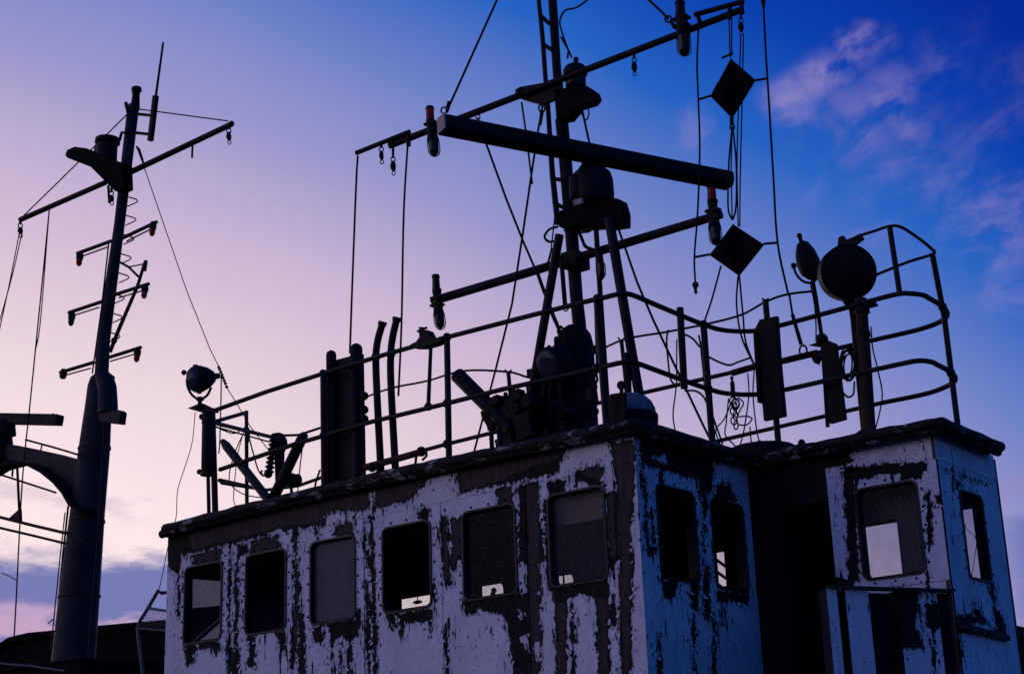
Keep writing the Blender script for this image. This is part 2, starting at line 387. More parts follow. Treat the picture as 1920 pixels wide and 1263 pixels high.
DARK = [  # front wall
    [(359, 1040), (415, 1025), (413, 1050), (419, 1057), (367, 1064)], [(311, 1015), (340, 1040), (336, 1078), (318, 1062), (312, 1050)],
    R4(447, 1018, 466, 1038), [(469, 1012), (523, 1003), (523, 1036), (469, 1044)], [(346, 1208), (368, 1208), (362, 1240), (353, 1252), (348, 1235)],
    [(371, 1205), (413, 1200), (412, 1225), (402, 1224), (396, 1212), (372, 1218)], [(465, 1193), (476, 1193), (478, 1250), (466, 1250)],
    [(517, 1186), (534, 1184), (535, 1225), (526, 1220)], [(627, 980), (661, 974), (661, 1006), (630, 1008)], [(586, 1174), (606, 1174), (606, 1210), (592, 1205)],
    [(612, 1168), (675, 1156), (672, 1190), (655, 1205), (640, 1188), (622, 1205)], [(668, 1143), (676, 1143), (676, 1176), (668, 1174)],
    [(558, 1145), (571, 1150), (573, 1263), (560, 1263)], [(724, 1152), (744, 1150), (744, 1172), (730, 1170)], [(744, 1150), (813, 1140), (812, 1160), (780, 1166), (748, 1170)],
    [(748, 1165), (762, 1165), (755, 1194)], [(800, 1152), (812, 1150), (808, 1192)], [(826, 962), (838, 968), (842, 1030), (847, 1095), (833, 1099), (828, 1030)],
    [(784, 957), (807, 951), (807, 968), (786, 972)], [(846, 972), (870, 968), (869, 1035), (852, 1068), (846, 1066)], [(932, 916), (961, 910), (962, 945), (935, 946)],
    [(972, 908), (1009, 900), (1012, 980), (1020, 1000), (1018, 1050), (1006, 1062), (1008, 1100), (990, 1100), (990, 1060), (974, 1050)],
    [(989, 1056), (1012, 1056), (1016, 1263), (990, 1263)], [(870, 1124), (996, 1108), (996, 1150), (940, 1152), (925, 1148), (900, 1142), (888, 1152), (872, 1150)],
    [(945, 1130), (996, 1122), (998, 1263), (962, 1263), (958, 1210), (948, 1160)], [(1027, 902), (1062, 897), (1062, 922), (1030, 928)], [(1073, 880), (1131, 872), (1131, 905), (1110, 913), (1080, 898)],
    [(1019, 935), (1033, 930), (1036, 1110), (1028, 1108)], [(1136, 921), (1166, 921), (1166, 1040), (1150, 1068), (1140, 1060)], [(1146, 829), (1190, 826), (1192, 870), (1186, 960), (1184, 1000), (1160, 1010), (1158, 930), (1150, 880)],
    [(1161, 1000), (1184, 1000), (1184, 1263), (1163, 1263)], [(1033, 1095), (1140, 1080), (1142, 1115), (1120, 1122), (1090, 1112), (1062, 1125), (1040, 1122)],
    [(1040, 1115), (1062, 1115), (1064, 1263), (1044, 1263)], [(1117, 1110), (1142, 1105), (1143, 1263), (1122, 1263)], [(1144, 1115), (1152, 1115), (1156, 1170), (1148, 1180)],
    # left fascia (above the seam)
    [(300, 1000), (345, 990), (430, 970), (640, 918), (690, 905), (795, 886), (1060, 838), (1060, 850), (1040, 888), (930, 910), (862, 925), (855, 905), (815, 905), (795, 905), (775, 935), (700, 955), (612, 962), (600, 985), (540, 994), (345, 1040), (313, 1045)],
    # face B
    [(1195, 800), (1400, 842), (1400, 866), (1338, 866), (1336, 925), (1312, 925), (1308, 898), (1262, 886), (1215, 872), (1200, 866)], R4(1236, 868, 1247, 908),
    [(1308, 890), (1322, 895), (1326, 960), (1320, 975)], [(1238, 1085), (1272, 1090), (1268, 1110), (1258, 1128), (1250, 1120)], [(1294, 1088), (1310, 1092), (1308, 1148), (1296, 1140)],
    R4(1319, 1062, 1331, 1160), [(1342, 1108), (1402, 1112), (1404, 1135), (1370, 1125), (1345, 1130)], [(1338, 915), (1360, 905), (1380, 935), (1340, 945)],
    # block A'
    [(1400, 840), (1600, 830), (1596, 868), (1560, 878), (1400, 880)], [(1578, 872), (1736, 866), (1736, 880), (1690, 890), (1650, 890), (1612, 900), (1580, 900)],
    [(1580, 880), (1600, 900), (1604, 950), (1612, 1090), (1592, 1088), (1588, 1000)], R4(1688, 880, 1726, 900), [(1735, 920), (1744, 920), (1748, 1020), (1740, 1030)],
    [(1548, 1082), (1600, 1082), (1602, 1100), (1548, 1098)], [(1734, 1130), (1760, 1130), (1760, 1175), (1750, 1190), (1736, 1170)], [(1676, 1100), (1722, 1108), (1720, 1180), (1730, 1212), (1690, 1214), (1690, 1263), (1676, 1263)], [(1755, 930), (1764, 930), (1764, 945), (1758, 950)],
    # B'
    [(1795, 1148), (1815, 1152), (1830, 1150), (1850, 1160), (1860, 1175), (1885, 1180), (1886, 1195), (1806, 1185), (1796, 1190)], [(1853, 1080), (1865, 1100), (1868, 1140), (1885, 1170), (1884, 1185), (1868, 1172), (1858, 1130)],
    [(1823, 1128), (1835, 1140), (1842, 1158), (1826, 1156)], R4(1789, 1200, 1800, 1245), [(1792, 898), (1800, 905), (1800, 915), (1793, 914)],
]
LINES = [([(431, 1022), (431, 1090), (430, 1110), (430, 1180), (431, 1263)], 5), ([(445, 1060), (443, 1100), (446, 1140), (442, 1170), (444, 1230), (445, 1263)], 8),
         ([(553, 998), (555, 1040), (555, 1100), (556, 1150), (553, 1200), (549, 1250)], 10), ([(684, 980), (685, 1060)], 2), ([(696, 968), (696, 1000), (698, 1060), (701, 1110), (703, 1180), (703, 1263)], 8),
         ([(688, 1090), (690, 1160), (693, 1263)], 6), ([(622, 1200), (622, 1263)], 3), ([(639, 1205), (640, 1263)], 4), ([(655, 1190), (657, 1263)], 6), ([(836, 1170), (840, 1263)], 6), ([(595, 984), (595, 1012)], 2),
         ([(1073, 1130), (1074, 1165)], 5), ([(1075, 1175), (1074, 1200)], 8), ([(1073, 1220), (1072, 1263)], 6), ([(430, 1215), (440, 1263)], 14), ([(335, 1090), (333, 1160)], 2.5),
         ([(1204, 870), (1210, 930), (1212, 1000), (1220, 1040)], 5), ([(1222, 960), (1228, 1040)], 5), ([(1300, 1150), (1303, 1263)], 4), ([(1235, 1190), (1238, 1263)], 6), ([(1338, 1150), (1340, 1263)], 5), ([(1352, 1130), (1354, 1170)], 5),
         ([(1737, 1050), (1742, 1105)], 4), ([(1748, 1105), (1753, 1263)], 2), ([(1320, 985), (1318, 1060)], 3), ([(1775, 880), (1850, 908)], 1.5), ([(812, 1095), (816, 1125)], 4), ([(980, 1160), (985, 1250)], 14)]
LIGHT = [  # places where the paint still holds inside a bare place
    [(612, 983), (628, 960), (645, 955), (655, 968), (676, 972), (640, 984)], [(690, 922), (702, 920), (705, 952), (694, 950)], [(795, 905), (815, 885), (860, 880), (862, 925), (840, 938), (800, 940)],
    [(1055, 852), (1085, 838), (1146, 828), (1150, 880), (1120, 872), (1060, 886)], [(992, 898), (1040, 888), (1040, 896), (992, 906)], [(972, 1058), (985, 1060), (989, 1090), (988, 1108), (974, 1095)],
    [(972, 1142), (988, 1148), (984, 1160), (976, 1158)], [(975, 1195), (990, 1190), (994, 1225), (985, 1215)], [(1000, 1205), (1014, 1200), (1012, 1240), (1004, 1235)], [(500, 1000), (526, 990), (536, 998), (520, 1004)],
    [(1218, 852), (1235, 858), (1248, 848), (1254, 860), (1253, 872), (1232, 864)], [(1338, 866), (1380, 880), (1382, 912), (1360, 905), (1345, 895)], [(1595, 852), (1640, 842), (1738, 830), (1740, 858), (1700, 866), (1650, 868), (1600, 876)],
    [(1812, 1176), (1832, 1166), (1862, 1174), (1862, 1184), (1824, 1184)]]
BROWN = [  # bare places that show weathered primer rather than black
    [(345, 985), (430, 960), (640, 905), (1060, 825), (1060, 850), (930, 905), (860, 920), (780, 930), (600, 980), (540, 985), (480, 1000), (360, 1030)],
    [(988, 905), (1010, 900), (1014, 1263), (994, 1263)], [(1146, 829), (1190, 826), (1190, 870), (1184, 960), (1180, 1263), (1163, 1263), (1160, 930), (1150, 880)],
    [(846, 972), (866, 968), (866, 1035), (852, 1060), (846, 1060)], [(1073, 880), (1131, 872), (1131, 905)], [(627, 980), (661, 974), (661, 1006), (630, 1008)], [(469, 1012), (523, 1003), (523, 1036), (469, 1044)],
    [(359, 1040), (415, 1025), (413, 1050), (367, 1064)], [(932, 916), (961, 910), (962, 945), (935, 946)], [(828, 962), (840, 968), (842, 1080), (834, 1090)], R4(1136, 921, 1152, 1040), R4(1044, 1130, 1060, 1263), R4(1122, 1120, 1140, 1263), R4(552, 1010, 560, 1240)]
def wear(o, off):
    me = o.data; n = len(me.vertices); co = np.empty(n * 3); me.vertices.foreach_get('co', co)
    p = to_pix(co.reshape(-1, 3) + np.array(off))
    d = np.full(n, -60.0)
    x0, y0 = p.min(0) - 20; x1, y1 = p.max(0) + 20
    def near(q): q = np.array(q, float); return q[:, 0].max() > x0 and q[:, 0].min() < x1 and q[:, 1].max() > y0 and q[:, 1].min() < y1
    for q in DARK:
        if near(q): d = np.maximum(d, poly_sdf(p, q))
    for q, w_ in LINES:
        if near(q): d = np.maximum(d, line_sdf(p, q, w_))
    for q in LIGHT:
        if near(q): d = np.minimum(d, -poly_sdf(p, q))
    b = np.full(n, -60.0)
    for q in BROWN:
        if near(q): b = np.maximum(b, poly_sdf(p, q))
    for nm, a in (('peel', d), ('brown', b)):
        at = me.attributes.new(nm, 'FLOAT', 'POINT'); at.data.foreach_set('value', np.clip(a, -40, 40).astype(np.float32))
FLAKES = MB(); frng = random.Random(21)
def flake_spots(o, nrm, axis='X', holes=()):
    """curls of lifted paint along the borders of the bare places"""
    me = o.data; n = len(me.vertices); d = np.empty(n, np.float32); me.attributes['peel'].data.foreach_get('value', d)
    co = np.empty(n * 3); me.vertices.foreach_get('co', co); co = co.reshape(-1, 3) + np.array(OFF[o.name])
    idx = np.nonzero((d > -4.0) & (d < 1.5))[0]
    N_ = Vector(nrm); U = Vector((0, 0, 1)).cross(N_).normalized()
    for i in idx:
        if frng.random() > 0.034: continue
        if any(h[0] - .03 < co[i][0 if axis == 'X' else 1] < h[1] + .03 and h[2] - .03 < co[i][2] < h[3] + .06 for h in holes): continue
        p = Vector(co[i]) + N_ * .002; a = frng.uniform(-1.3, 1.3) - math.pi / 2
        dr = U * math.cos(a) + Vector((0, 0, 1)) * math.sin(a); sd = dr.cross(N_).normalized()
        l, w_ = frng.uniform(.015, .05), frng.uniform(.008, .022); cu = frng.uniform(.5, 1.5); v = []
        for k in range(4):
            t = k / 3; q = p + dr * (l * t * (1 - .25 * t * cu)) + N_ * (l * .45 * cu * t * t); ww = w_ * (1 - .75 * t ** 1.5) * frng.uniform(.8, 1.2)
            v += [q - sd * ww, q + sd * ww]
        FLAKES.add(v, [(0, 1, 3, 2), (2, 3, 5, 4), (4, 5, 7, 6)], True)
def cuts(a, b, extra, step):
    e = sorted(set([a, b] + [x for x in extra if a < x < b])); out = []
    for u, v in zip(e[:-1], e[1:]):
        k = max(1, int(round((v - u) / step))); out += [u + (v - u) * i / k for i in range(k)]
    return out + [e[-1]]
def in_rr(u, v, r, rad, grow=0.0):
    u0, u1, v0, v1 = r[0] - grow, r[1] + grow, r[2] - grow, r[3] + grow
    if not (u0 < u < u1 and v0 < v < v1): return False
    cu = min(max(u, u0 + rad), u1 - rad); cv = min(max(v, v0 + rad), v1 - rad)
    return (u - cu) ** 2 + (v - cv) ** 2 < rad * rad
RAD = 0.062
def panel(name, axis, plane, u0, u1, z0, z1, parent, holes=(), step=0.014, skirt=0.04, label=None, sgn=1):
    """painted sheet facing the viewer. axis 'X': lies in Y=plane, u is X. axis 'Y': lies in X=plane, u is Y."""
    us = cuts(u0, u1, [h[i] for h in holes for i in (0, 1)], step); zs = cuts(z0, z1, [h[i] for h in holes for i in (2, 3)], step)
    nu, nz_ = len(us), len(zs); mb = MB()
    pt = (lambda u, z, d=0: (u, plane + d, z)) if axis == 'X' else (lambda u, z, d=0: (plane - d, u, z))
    if isinstance(axis, tuple):      # any upright plane: origin and direction
        O_, dr_ = axis; pt = lambda u, z, d=0: (O_[0] + dr_[0] * u - dr_[1] * (plane + d), O_[1] + dr_[1] * u + dr_[0] * (plane + d), z)
    v = [pt(u, z) for u in us for z in zs]; fs = []
    for i in range(nu - 1):
        for j in range(nz_ - 1):
            uc, zc = (us[i] + us[i + 1]) / 2, (zs[j] + zs[j + 1]) / 2
            if any(in_rr(uc, zc, h, RAD) for h in holes): continue
            fs.append((i * nz_ + j, (i + 1) * nz_ + j, (i + 1) * nz_ + j + 1, i * nz_ + j + 1))
    mb.add(v, fs)
    c = [pt(u0, z0), pt(u1, z0), pt(u1, z1), pt(u0, z1)]; d = [pt(u0, z0, skirt), pt(u1, z0, skirt), pt(u1, z1, skirt), pt(u0, z1, skirt)]
    mb.add(c + d, [(0, 4, 5, 1), (1, 5, 6, 2), (2, 6, 7, 3), (3, 7, 4, 0)])
    o = mb.build(name, 'peeling_paint', parent, label); wear(o, OFF[o.name])
    flake_spots(o, (0, -1, 0) if axis == 'X' else (1, 0, 0) if axis == 'Y' else (axis[1][1], -axis[1][0], 0), axis, holes)
    o.data.materials.append(MAT['gasket'])
    for q_ in o.data.polygons[-4:]: q_.material_index = 1
    return o
def rr_loop(r, rad, grow, n=5):
    u0, u1, v0, v1 = r[0] - grow, r[1] + grow, r[2] - grow, r[3] + grow; rad = max(rad + grow, 0.01); out = []
    for cu, cv, a0 in ((u1 - rad, v1 - rad, 0), (u0 + rad, v1 - rad, 90), (u0 + rad, v0 + rad, 180), (u1 - rad, v0 + rad, 270)):
        for k in range(n + 1):
            a = math.radians(a0 + 90 * k / n); out.append((cu + rad * math.cos(a), cv + rad * math.sin(a)))
    return out
def window(axis, plane, r, parent, pane=None, label=None, bolts=True, reveal=0.09):
    pt = (lambda u, z, d=0: (u, plane + d, z)) if axis == 'X' else (lambda u, z, d=0: (plane - d, u, z))
    mb = MB(); loops = []
    for grow, d in ((0.016, 0.004), (0.014, -0.012), (-0.004, -0.014), (-0.014, -0.004), (-0.016, reveal)):
        loops.append([pt(u, z, d) for u, z in rr_loop(r, RAD, grow)])
    n = len(loops[0]); v = sum(loops, [])
    mb.add(v, [(i * n + k, i * n + (k + 1) % n, (i + 1) * n + (k + 1) % n, (i + 1) * n + k) for i in range(len(loops) - 1) for k in range(n)], False)
    w = mb.build('window', 'gasket', parent, label)
    if bolts:
        b = MB(); u0, u1, z0, z1 = r; ax = (0, -1, 0) if axis == 'X' else (1, 0, 0); g = 0.042
        pos = [(u0 - g, z0 + (z1 - z0) * (k + .5) / 5) for k in range(5)] + [(u1 + g, z0 + (z1 - z0) * (k + .5) / 5) for k in range(5)]
        pos += [(u0 + (u1 - u0) * (k + .5) / 3, z1 + g) for k in range(3)] + [(u0 + (u1 - u0) * (k + .5) / 3, z0 - g) for k in range(3)]
        for u, z in pos: b.lathe(pt(u + random.uniform(-.004, .004), z + random.uniform(-.004, .004), 0.002), ax, [(0, .0125), (.006, .0115), (.010, .005)], 8)
        b.build('bolt_heads', 'bolt', w, kind='stuff')
    if pane:
        q = MB(); lp = rr_loop(r, RAD, -0.015); q.prism([pt(u, z, 0.035) for u, z in lp], Vector(pt(0, 0, 0.041)) - Vector(pt(0, 0, 0.035)))
        q.build('pane', pane, w)
    return w
def holed_wall(name, axis, plane, th, u0, u1, z0, z1, holes, m, parent):
    us = sorted(set([u0, u1] + [h[i] for h in holes for i in (0, 1)])); zs = sorted(set([z0, z1] + [h[i] for h in holes for i in (2, 3)])); mb = MB()
    for a, b in zip(us[:-1], us[1:]):
        for c, d in zip(zs[:-1], zs[1:]):
            um, zm = (a + b) / 2, (c + d) / 2
            if any(h[0] < um < h[1] and h[2] < zm < h[3] for h in holes): continue
            if axis == 'X': mb.box((a, plane, c), (b, plane + th, d))
            else: mb.box((plane - th, a, c), (plane, b, d))
    return mb.build(name, m, parent)

# ------------------------------------------------------------------ ground and hulls
g = MB(); g.add([(-3000, -3000, 0), (3000, -3000, 0), (3000, 3000, 0), (-3000, 3000, 0)], [(0, 1, 2, 3)]); g.build('ground', 'ground', kind='structure')
def hull(x0, x1, y0, y1, z1, label, ydk):
    t = thing('ship_hull', ((x0 + x1) / 2, y0, 0), label, 'ship hull')
    xm = (x0 + x1) / 2
    lo = [(x0 + .6, y0 + 2.5), (xm, y0 + 1.2), (x1 - .6, y0 + 2.5), (x1 - .6, y1), (x0 + .6, y1)]; hi = [(x0, y0 + 2), (xm, y0), (x1, y0 + 2), (x1, y1), (x0, y1)]
    v = [(a, b, 0.0) for a, b in lo] + [(a, b, z1) for a, b in hi]; m = MB()
    m.add(v, [(i, (i + 1) % 5, (i + 1) % 5 + 5, i + 5) for i in range(5)]); m.build('hull_plating', 'hull_steel', t)
    d = MB(); d.add([(a, b, z1) for a, b in hi], [(0, 1, 2, 3, 4)]); d.build('deck', 'hull_steel', t)
hull(-15.0, -3.6, 7.6, 40, 2.2, 'dark steel hull carrying the peeling white wheelhouse', 2)
hull(-28, -16.2, 11.0, 42, 2.6, 'dark steel hull under the grey column mast', 2)

# ------------------------------------------------------------------ wheelhouse
YA, XB, YA2, XB2, YBK = 11.0, -7.32, 12.85, -5.46, 14.15
XL = -13.345; ZB = 2.2; ZS = 4.735; ZT = 4.95
WZ = (3.80, 4.59)
wh = thing('wheelhouse', (-10, 12.5, ZB), 'wheelhouse with peeling white paint, six windows along its front', 'wheelhouse')
WIN = [(-13.04, -12.475), (-12.105, -11.535), (-11.18, -10.59), (-10.22, -9.63), (-9.232, -8.633), (-8.255, -7.663)]
xs = [313, 333, 431, 450, 549, 567, 684, 703, 831, 852, 992, 1014, 1163]
XS = [P(a, 1130, YA).x for a in xs] + [XB]; XS[0] = XL
for i in range(13):
    a, b = XS[i] + .0015, XS[i + 1] - .0015
    if i % 2: panel('window_panel', 'X', YA - .010, a, b, ZB, ZS - .003, wh, [WIN[i // 2] + WZ])
    else: panel('wall_strip', 'X', YA - (.002 if i % 4 else .006), a, b, ZB, ZS - .003, wh)
fx = [XL, P(700, 940, YA).x, P(1000, 890, YA).x, XB]
for a, b in zip(fx[:-1], fx[1:]): panel('fascia_panel', 'X', YA - .009, a + .001, b - .001, ZS, ZT + .03, wh, skirt=.03)
for i, w in enumerate(WIN):
    window('X', YA - .012, w + WZ, wh, {2: 'dusty_glass', 5: 'hazy_glass', 4: 'film_glass'}.get(i))
holesA = [w + WZ for w in WIN]
holed_wall('inner_lining', 'X', YA + .045, .03, XL + .01, XB - .05, ZB, ZT, holesA, 'interior', wh)
# broken shards left in the first window
s1 = MB(); q = [P(*a, YA + .03) for a in ((361, 1085), (416, 1089), (415, 1134), (398, 1136), (361, 1139))]; s1.prism(q, (0, .006, 0)); s1.build('glass_shard', 'shard_glass', wh)
s1 = MB(); q = [P(*a, YA + .03) for a in ((416, 1160), (415, 1201), (365, 1205), (398, 1176))]; s1.prism(q, (0, .006, 0)); s1.build('glass_shard', 'shard_glass', wh)
s1 = MB(); pipe(s1, [(362, 1204), (417, 1157)], YA + .02, 7); s1.build('window_brace', 'gasket', wh)
# blind behind the sixth window, upper half
s1 = MB(); n = 10
for k in range(n):
    z = 4.60 - k * .026; s1.box((-8.27, YA + .10 + .003 * (k % 2), z - .026), (-7.65, YA + .112 + .003 * (k % 2), z - .0005))
s1.build('window_blind', 'blind', wh)
# side face B
BW = [(11.28, 11.87) + WZ, (12.155, 12.70) + WZ]
panel('side_panel', 'Y', XB, YA - .004, 12.02, ZB, ZS - .003, wh, [BW[0]]); panel('side_panel', 'Y', XB, 12.024, YA2, ZB, ZS - .003, wh, [BW[1]])
panel('side_fascia', 'Y', XB + .002, YA - .007, YA2, ZS, ZT + .03, wh, skirt=.03)
for r in BW: window('Y', XB, r, wh)
holed_wall('inner_lining', 'Y', XB - .045, .03, YA + .08, YA2 - .05, ZB, ZT, BW, 'interior', wh)
# set-back face with doorway, then the wing block
XD, XE = P(1470, 1000, YA2).x, P(1560, 1000, YA2).x
b = MB(); b.box((XB + .001, YA2, ZB), (XD, YA2 + .06, ZT)); b.build('door_side_panel', 'black_paint', wh)
b = MB(); b.box((XD, YA2, 4.55), (XE, YA2 + .06, ZT)); b.build('door_lintel', 'black_paint', wh)
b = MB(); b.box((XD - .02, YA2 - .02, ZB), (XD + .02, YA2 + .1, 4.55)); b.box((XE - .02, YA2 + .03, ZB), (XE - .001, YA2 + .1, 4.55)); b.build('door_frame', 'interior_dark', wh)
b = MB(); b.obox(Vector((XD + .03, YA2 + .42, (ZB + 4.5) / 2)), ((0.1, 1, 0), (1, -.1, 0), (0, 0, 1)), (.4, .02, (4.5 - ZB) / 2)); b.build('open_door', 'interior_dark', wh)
AW = (-6.235, -5.665, 3.79, 4.585)
xj = P(1592, 1000, YA2).x
ZL = 3.70
panel('wing_jamb', 'X', YA2 - .004, XE, xj - .003, ZL, ZS, wh)
panel('wing_panel', 'X', YA2 - .012, xj, XB2, ZL, ZS, wh, [AW]); panel('wing_fascia', 'X', YA2 - .008, XE, XB2, ZS + .003, ZT + .03, wh, skirt=.03)
window('X', YA2 - .012, AW, wh, 'film_glass')
panel('wing_lower_panel', 'X', YA2 - .003, XE, XB2, ZB, ZL - .003, wh)
# half-height locker that stands out at an angle below the wing window
LO, LR, LZ = Vector((-6.04, 11.80)), Vector((XB2 + .01, YA2 - .01)), 3.61
LD = (LR - LO); LLEN = LD.length; LD.normalize()
def lu(pxx):      # distance along the locker face under a pixel column
    r = pray(pxx, 1190); k = r[0] / r[1]; return (k * LO[1] - LO[0]) / (LD[0] - k * LD[1])
e = [lu(a) for a in (1557, 1577, 1592, 1636, 1690, 1765)] + [LLEN]
for k, (a, c) in enumerate(zip(e[:-1], e[1:])):
    if k in (1, 3, 5):
        b = MB(); dd = .05 if k != 3 else .14; n_ = Vector((-LD[1], LD[0])); a, c = a - .03, c + (.14 if k == 3 else .05)
        q_ = [LO + LD * a + n_ * dd, LO + LD * c + n_ * dd]; b.prism([(q_[0][0], q_[0][1], ZB), (q_[1][0], q_[1][1], ZB), (q_[1][0], q_[1][1], LZ - .02), (q_[0][0], q_[0][1], LZ - .02)], (n_[0] * .02, n_[1] * .02, 0)); b.build('locker_recess', 'navy_steel' if k == 3 else 'black_paint', wh)
    else: panel('locker_panel', (tuple(LO), tuple(LD)), 0.0, a + .002, c - .002, ZB, LZ - .02, wh, skirt=.12)
b = MB(); b.bar((LO[0] - LD[0] * .02, LO[1] - LD[1] * .02, LZ - .008), (LR[0], LR[1], LZ - .008), .09, .022); b.build('locker_ledge', 'gasket', wh)
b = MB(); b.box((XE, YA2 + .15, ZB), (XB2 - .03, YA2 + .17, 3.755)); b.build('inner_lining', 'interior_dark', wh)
b = MB(); zt_ = P(1650, 976, YA2 + .3).z; xr_ = P(1687, 1030, YA2 + .3).x; b.box((AW[0] - .2, YA2 + .30, zt_), (AW[1] + .05, YA2 + .32, 4.83)); b.box((xr_, YA2 + .30, 3.7), (AW[1] + .05, YA2 + .32, zt_)); b.build('window_blind', 'grey_board', wh)
BW2 = (13.26, 13.74, 3.76, 4.53)
panel('wing_side_panel', 'Y', XB2, YA2 - .010, YBK, ZB, ZS, wh, [BW2]); panel('wing_side_fascia', 'Y', XB2 + .004, YA2 - .009, YBK, ZS + .002, ZT + .03, wh, skirt=.03)
window('Y', XB2, BW2, wh, 'film_glass')
b = MB(); b.bar(PXp(1796, 1172, XB2 + .02), PXp(1888, 1196, XB2 + .02), .06, .05); b.build('wing_ledge', 'black_paint', wh)
b = MB(); b.box((XB2 - .06, YA2 + .03, ZB), (XB2 - .04, BW2[0] - .02, ZT)); b.box((XB2 - .06, BW2[1] + .02, ZB), (XB2 - .04, YBK, ZT)); b.box((XB2 - .06, BW2[0] - .02, BW2[3]), (XB2 - .04, BW2[1] + .02, ZT)); b.build('inner_lining', 'interior', wh)
# rear wall with its own windows, through which the sky shows
def fr(x0, x1, yt, h=.78):
    a, c = P(x0, yt, YBK), P(x1, yt, YBK); return (a.x, c.x, min(a.z, c.z) - h, 4.545)
FARW = [fr(748, 830, 1115), fr(899, 943, 1097), (P(1000, 1080, YBK).x, P(1074, 1076, YBK).x, 3.76, 4.52), (P(1134, 1067, YBK).x, P(1196, 1060, YBK).x, 3.76, 4.52)]
a, c = P(1612, 985, YBK), P(1686, 976, YBK); FARW.append((a.x - .12, c.x, 3.6, c.z))
a, c = P(1798, 955, YBK), P(1842, 960, YBK); FARW.append((a.x - .05, c.x + .1, 3.6, a.z))
a, c = P(1344, 1100, YBK), P(1357, 1032, YBK); FARW.append((a.x, c.x, a.z, c.z))
holed_wall('rear_wall', 'X', YBK, .05, XL, XB2, ZB, ZT, FARW, 'interior', wh)
for r in FARW:
    b = MB(); b.box((r[0] + .001, YBK + .022, r[2] + .001), (r[1] - .001, YBK + .026, r[3] - .001)); b.build('rear_pane', 'rear_glass', wh)
for r in FARW[:4]:
    mb = MB(); lp = [rr_loop(r, RAD, 0), ]
    o_ = [(r[1], r[3]), (r[0], r[3]), (r[0], r[2]), (r[1], r[2])]; n = 6
    for k in range(4):      # rounded corner fillets
        arc = lp[0][k * n:(k + 1) * n]; poly = [Vector((o_[k][0], YBK - .004, o_[k][1]))] + [Vector((u, YBK - .004, z)) for u, z in arc]
        mb.prism(poly, (0, .02, 0))
    mb.box((r[0], YBK + .01, r[2] + .35 if 0 else r[2]), (r[0] + .012, YBK + .03, r[3])); mb.build('rear_window_frame', 'interior_dark', wh)
b = MB(); p_ = P(1056, 1090, YBK - .02); b.box((p_.x - .006, p_.y, 3.7), (p_.x + .006, p_.y + .02, 4.6)); b.build('window_bar', 'interior_dark', wh)
b = MB(); b.ball(P(783, 1128, YBK - .06), .07, 12, 8, (1, .5, .32)); pipe(b, [(783, 1128), (783, 1060)], YBK - .02, 2); b.build('ceiling_lamp', 'interior_dark', wh)
for k in range(3): b = MB(); pipe(b, [(1338, 1045 + 22 * k), (1362, 1062 + 22 * k)], YBK - .03, 6); b.build('window_bar', 'interior_dark', wh)
b = MB(); b.ball(P(926, 1106, YBK - .2), .032); b.lathe(P(924, 1110, YBK - .2), (0, 0, -1), [(0, .028), (.5, .03)], 10); b.build('console_post', 'interior_dark', wh)
b = MB(); b.box((XL, YA + .05, ZB), (XL + .05, YBK, ZT)); b.build('end_wall', 'pale_cap', wh)
b = MB(); b.box((XL + .05, YA + .08, 4.83), (XB - .06, YBK, 4.86)); b.box((XB - .06, YA2 + .07, 4.83), (XB2 - .06, YBK, 4.86)); b.build('ceiling', 'interior', wh)
FLAKES.build('paint_flakes', 'flake_paint', wh, kind='stuff')
# roof with overhang and rolled edge
ov = .11
def camber(x): return 5.03 + .055 * max(0.0, 1 - ((x + 10.2) / 3.6) ** 2)
XE0 = P(304, 998, YA - ov).x
edge = [(XE0, YBK + .1), (XE0, YA - ov), (XB + .10, YA - ov), (XB + .10, YA2 - ov), (XB2 + .13, YA2 - ov - .04), (XB2 + .13, YBK - .12)]
def rounded(pl, r=.12, n=4):
    out = [pl[0]]
    for i in range(1, len(pl) - 1):
        a, b_, c_ = Vector(pl[i - 1]), Vector(pl[i]), Vector(pl[i + 1]); u = (a - b_).normalized() * r; v = (c_ - b_).normalized() * r
        for k in range(n + 1):
            t = k / n; out.append(tuple((b_ + u) * (1 - t) ** 2 + b_ * 2 * t * (1 - t) + (b_ + v) * t * t))
    return out + [pl[-1]]
rp = rounded(edge, .1)
dens = []
for a, c in zip(rp[:-1], rp[1:]):
    k = max(1, int((Vector(a) - Vector(c)).length / .12)); dens += [(a[0] + (c[0] - a[0]) * i / k, a[1] + (c[1] - a[1]) * i / k) for i in range(k)]
dens.append(rp[-1])
m = MB(); n = len(dens)
v = [(x, y, camber(x) - .06) for x, y in dens] + [(x, y, camber(x) + .02) for x, y in dens]
m.add(v, [(i, i + 1, i + 1 + n, i + n) for i in range(n - 1)] + [tuple(reversed(range(n))), tuple(range(n, 2 * n)), (n - 1, 0, n, 2 * n - 1)])
m.build('roof', 'roof_edge', wh)
m = MB(); rng = random.Random(3)
m.tube([(x, y, camber(x) - .015 + rng.uniform(-.004, .004)) for x, y in dens], [.05 + rng.uniform(-.005, .006) for _ in dens], 10); m.build('roof_edge_roll', 'roof_edge', wh)
m = MB(); m.tube([(x - (.03 if x > XB - .05 and y > YA else 0), y + (.03 if y < YBK - .3 else 0), camber(x) - .055) for x, y in dens], .042, 8); m.build('roof_lip', 'roof_edge', wh)
m = MB(); p_ = P(318, 1000, YA - ov); m.tube([(XE0 - .03, YA - ov + .02, 4.985), (XE0 + .25, YA - ov + .01, 4.995)], .045, 10); m.build('gutter_stub', 'roof_edge', wh)
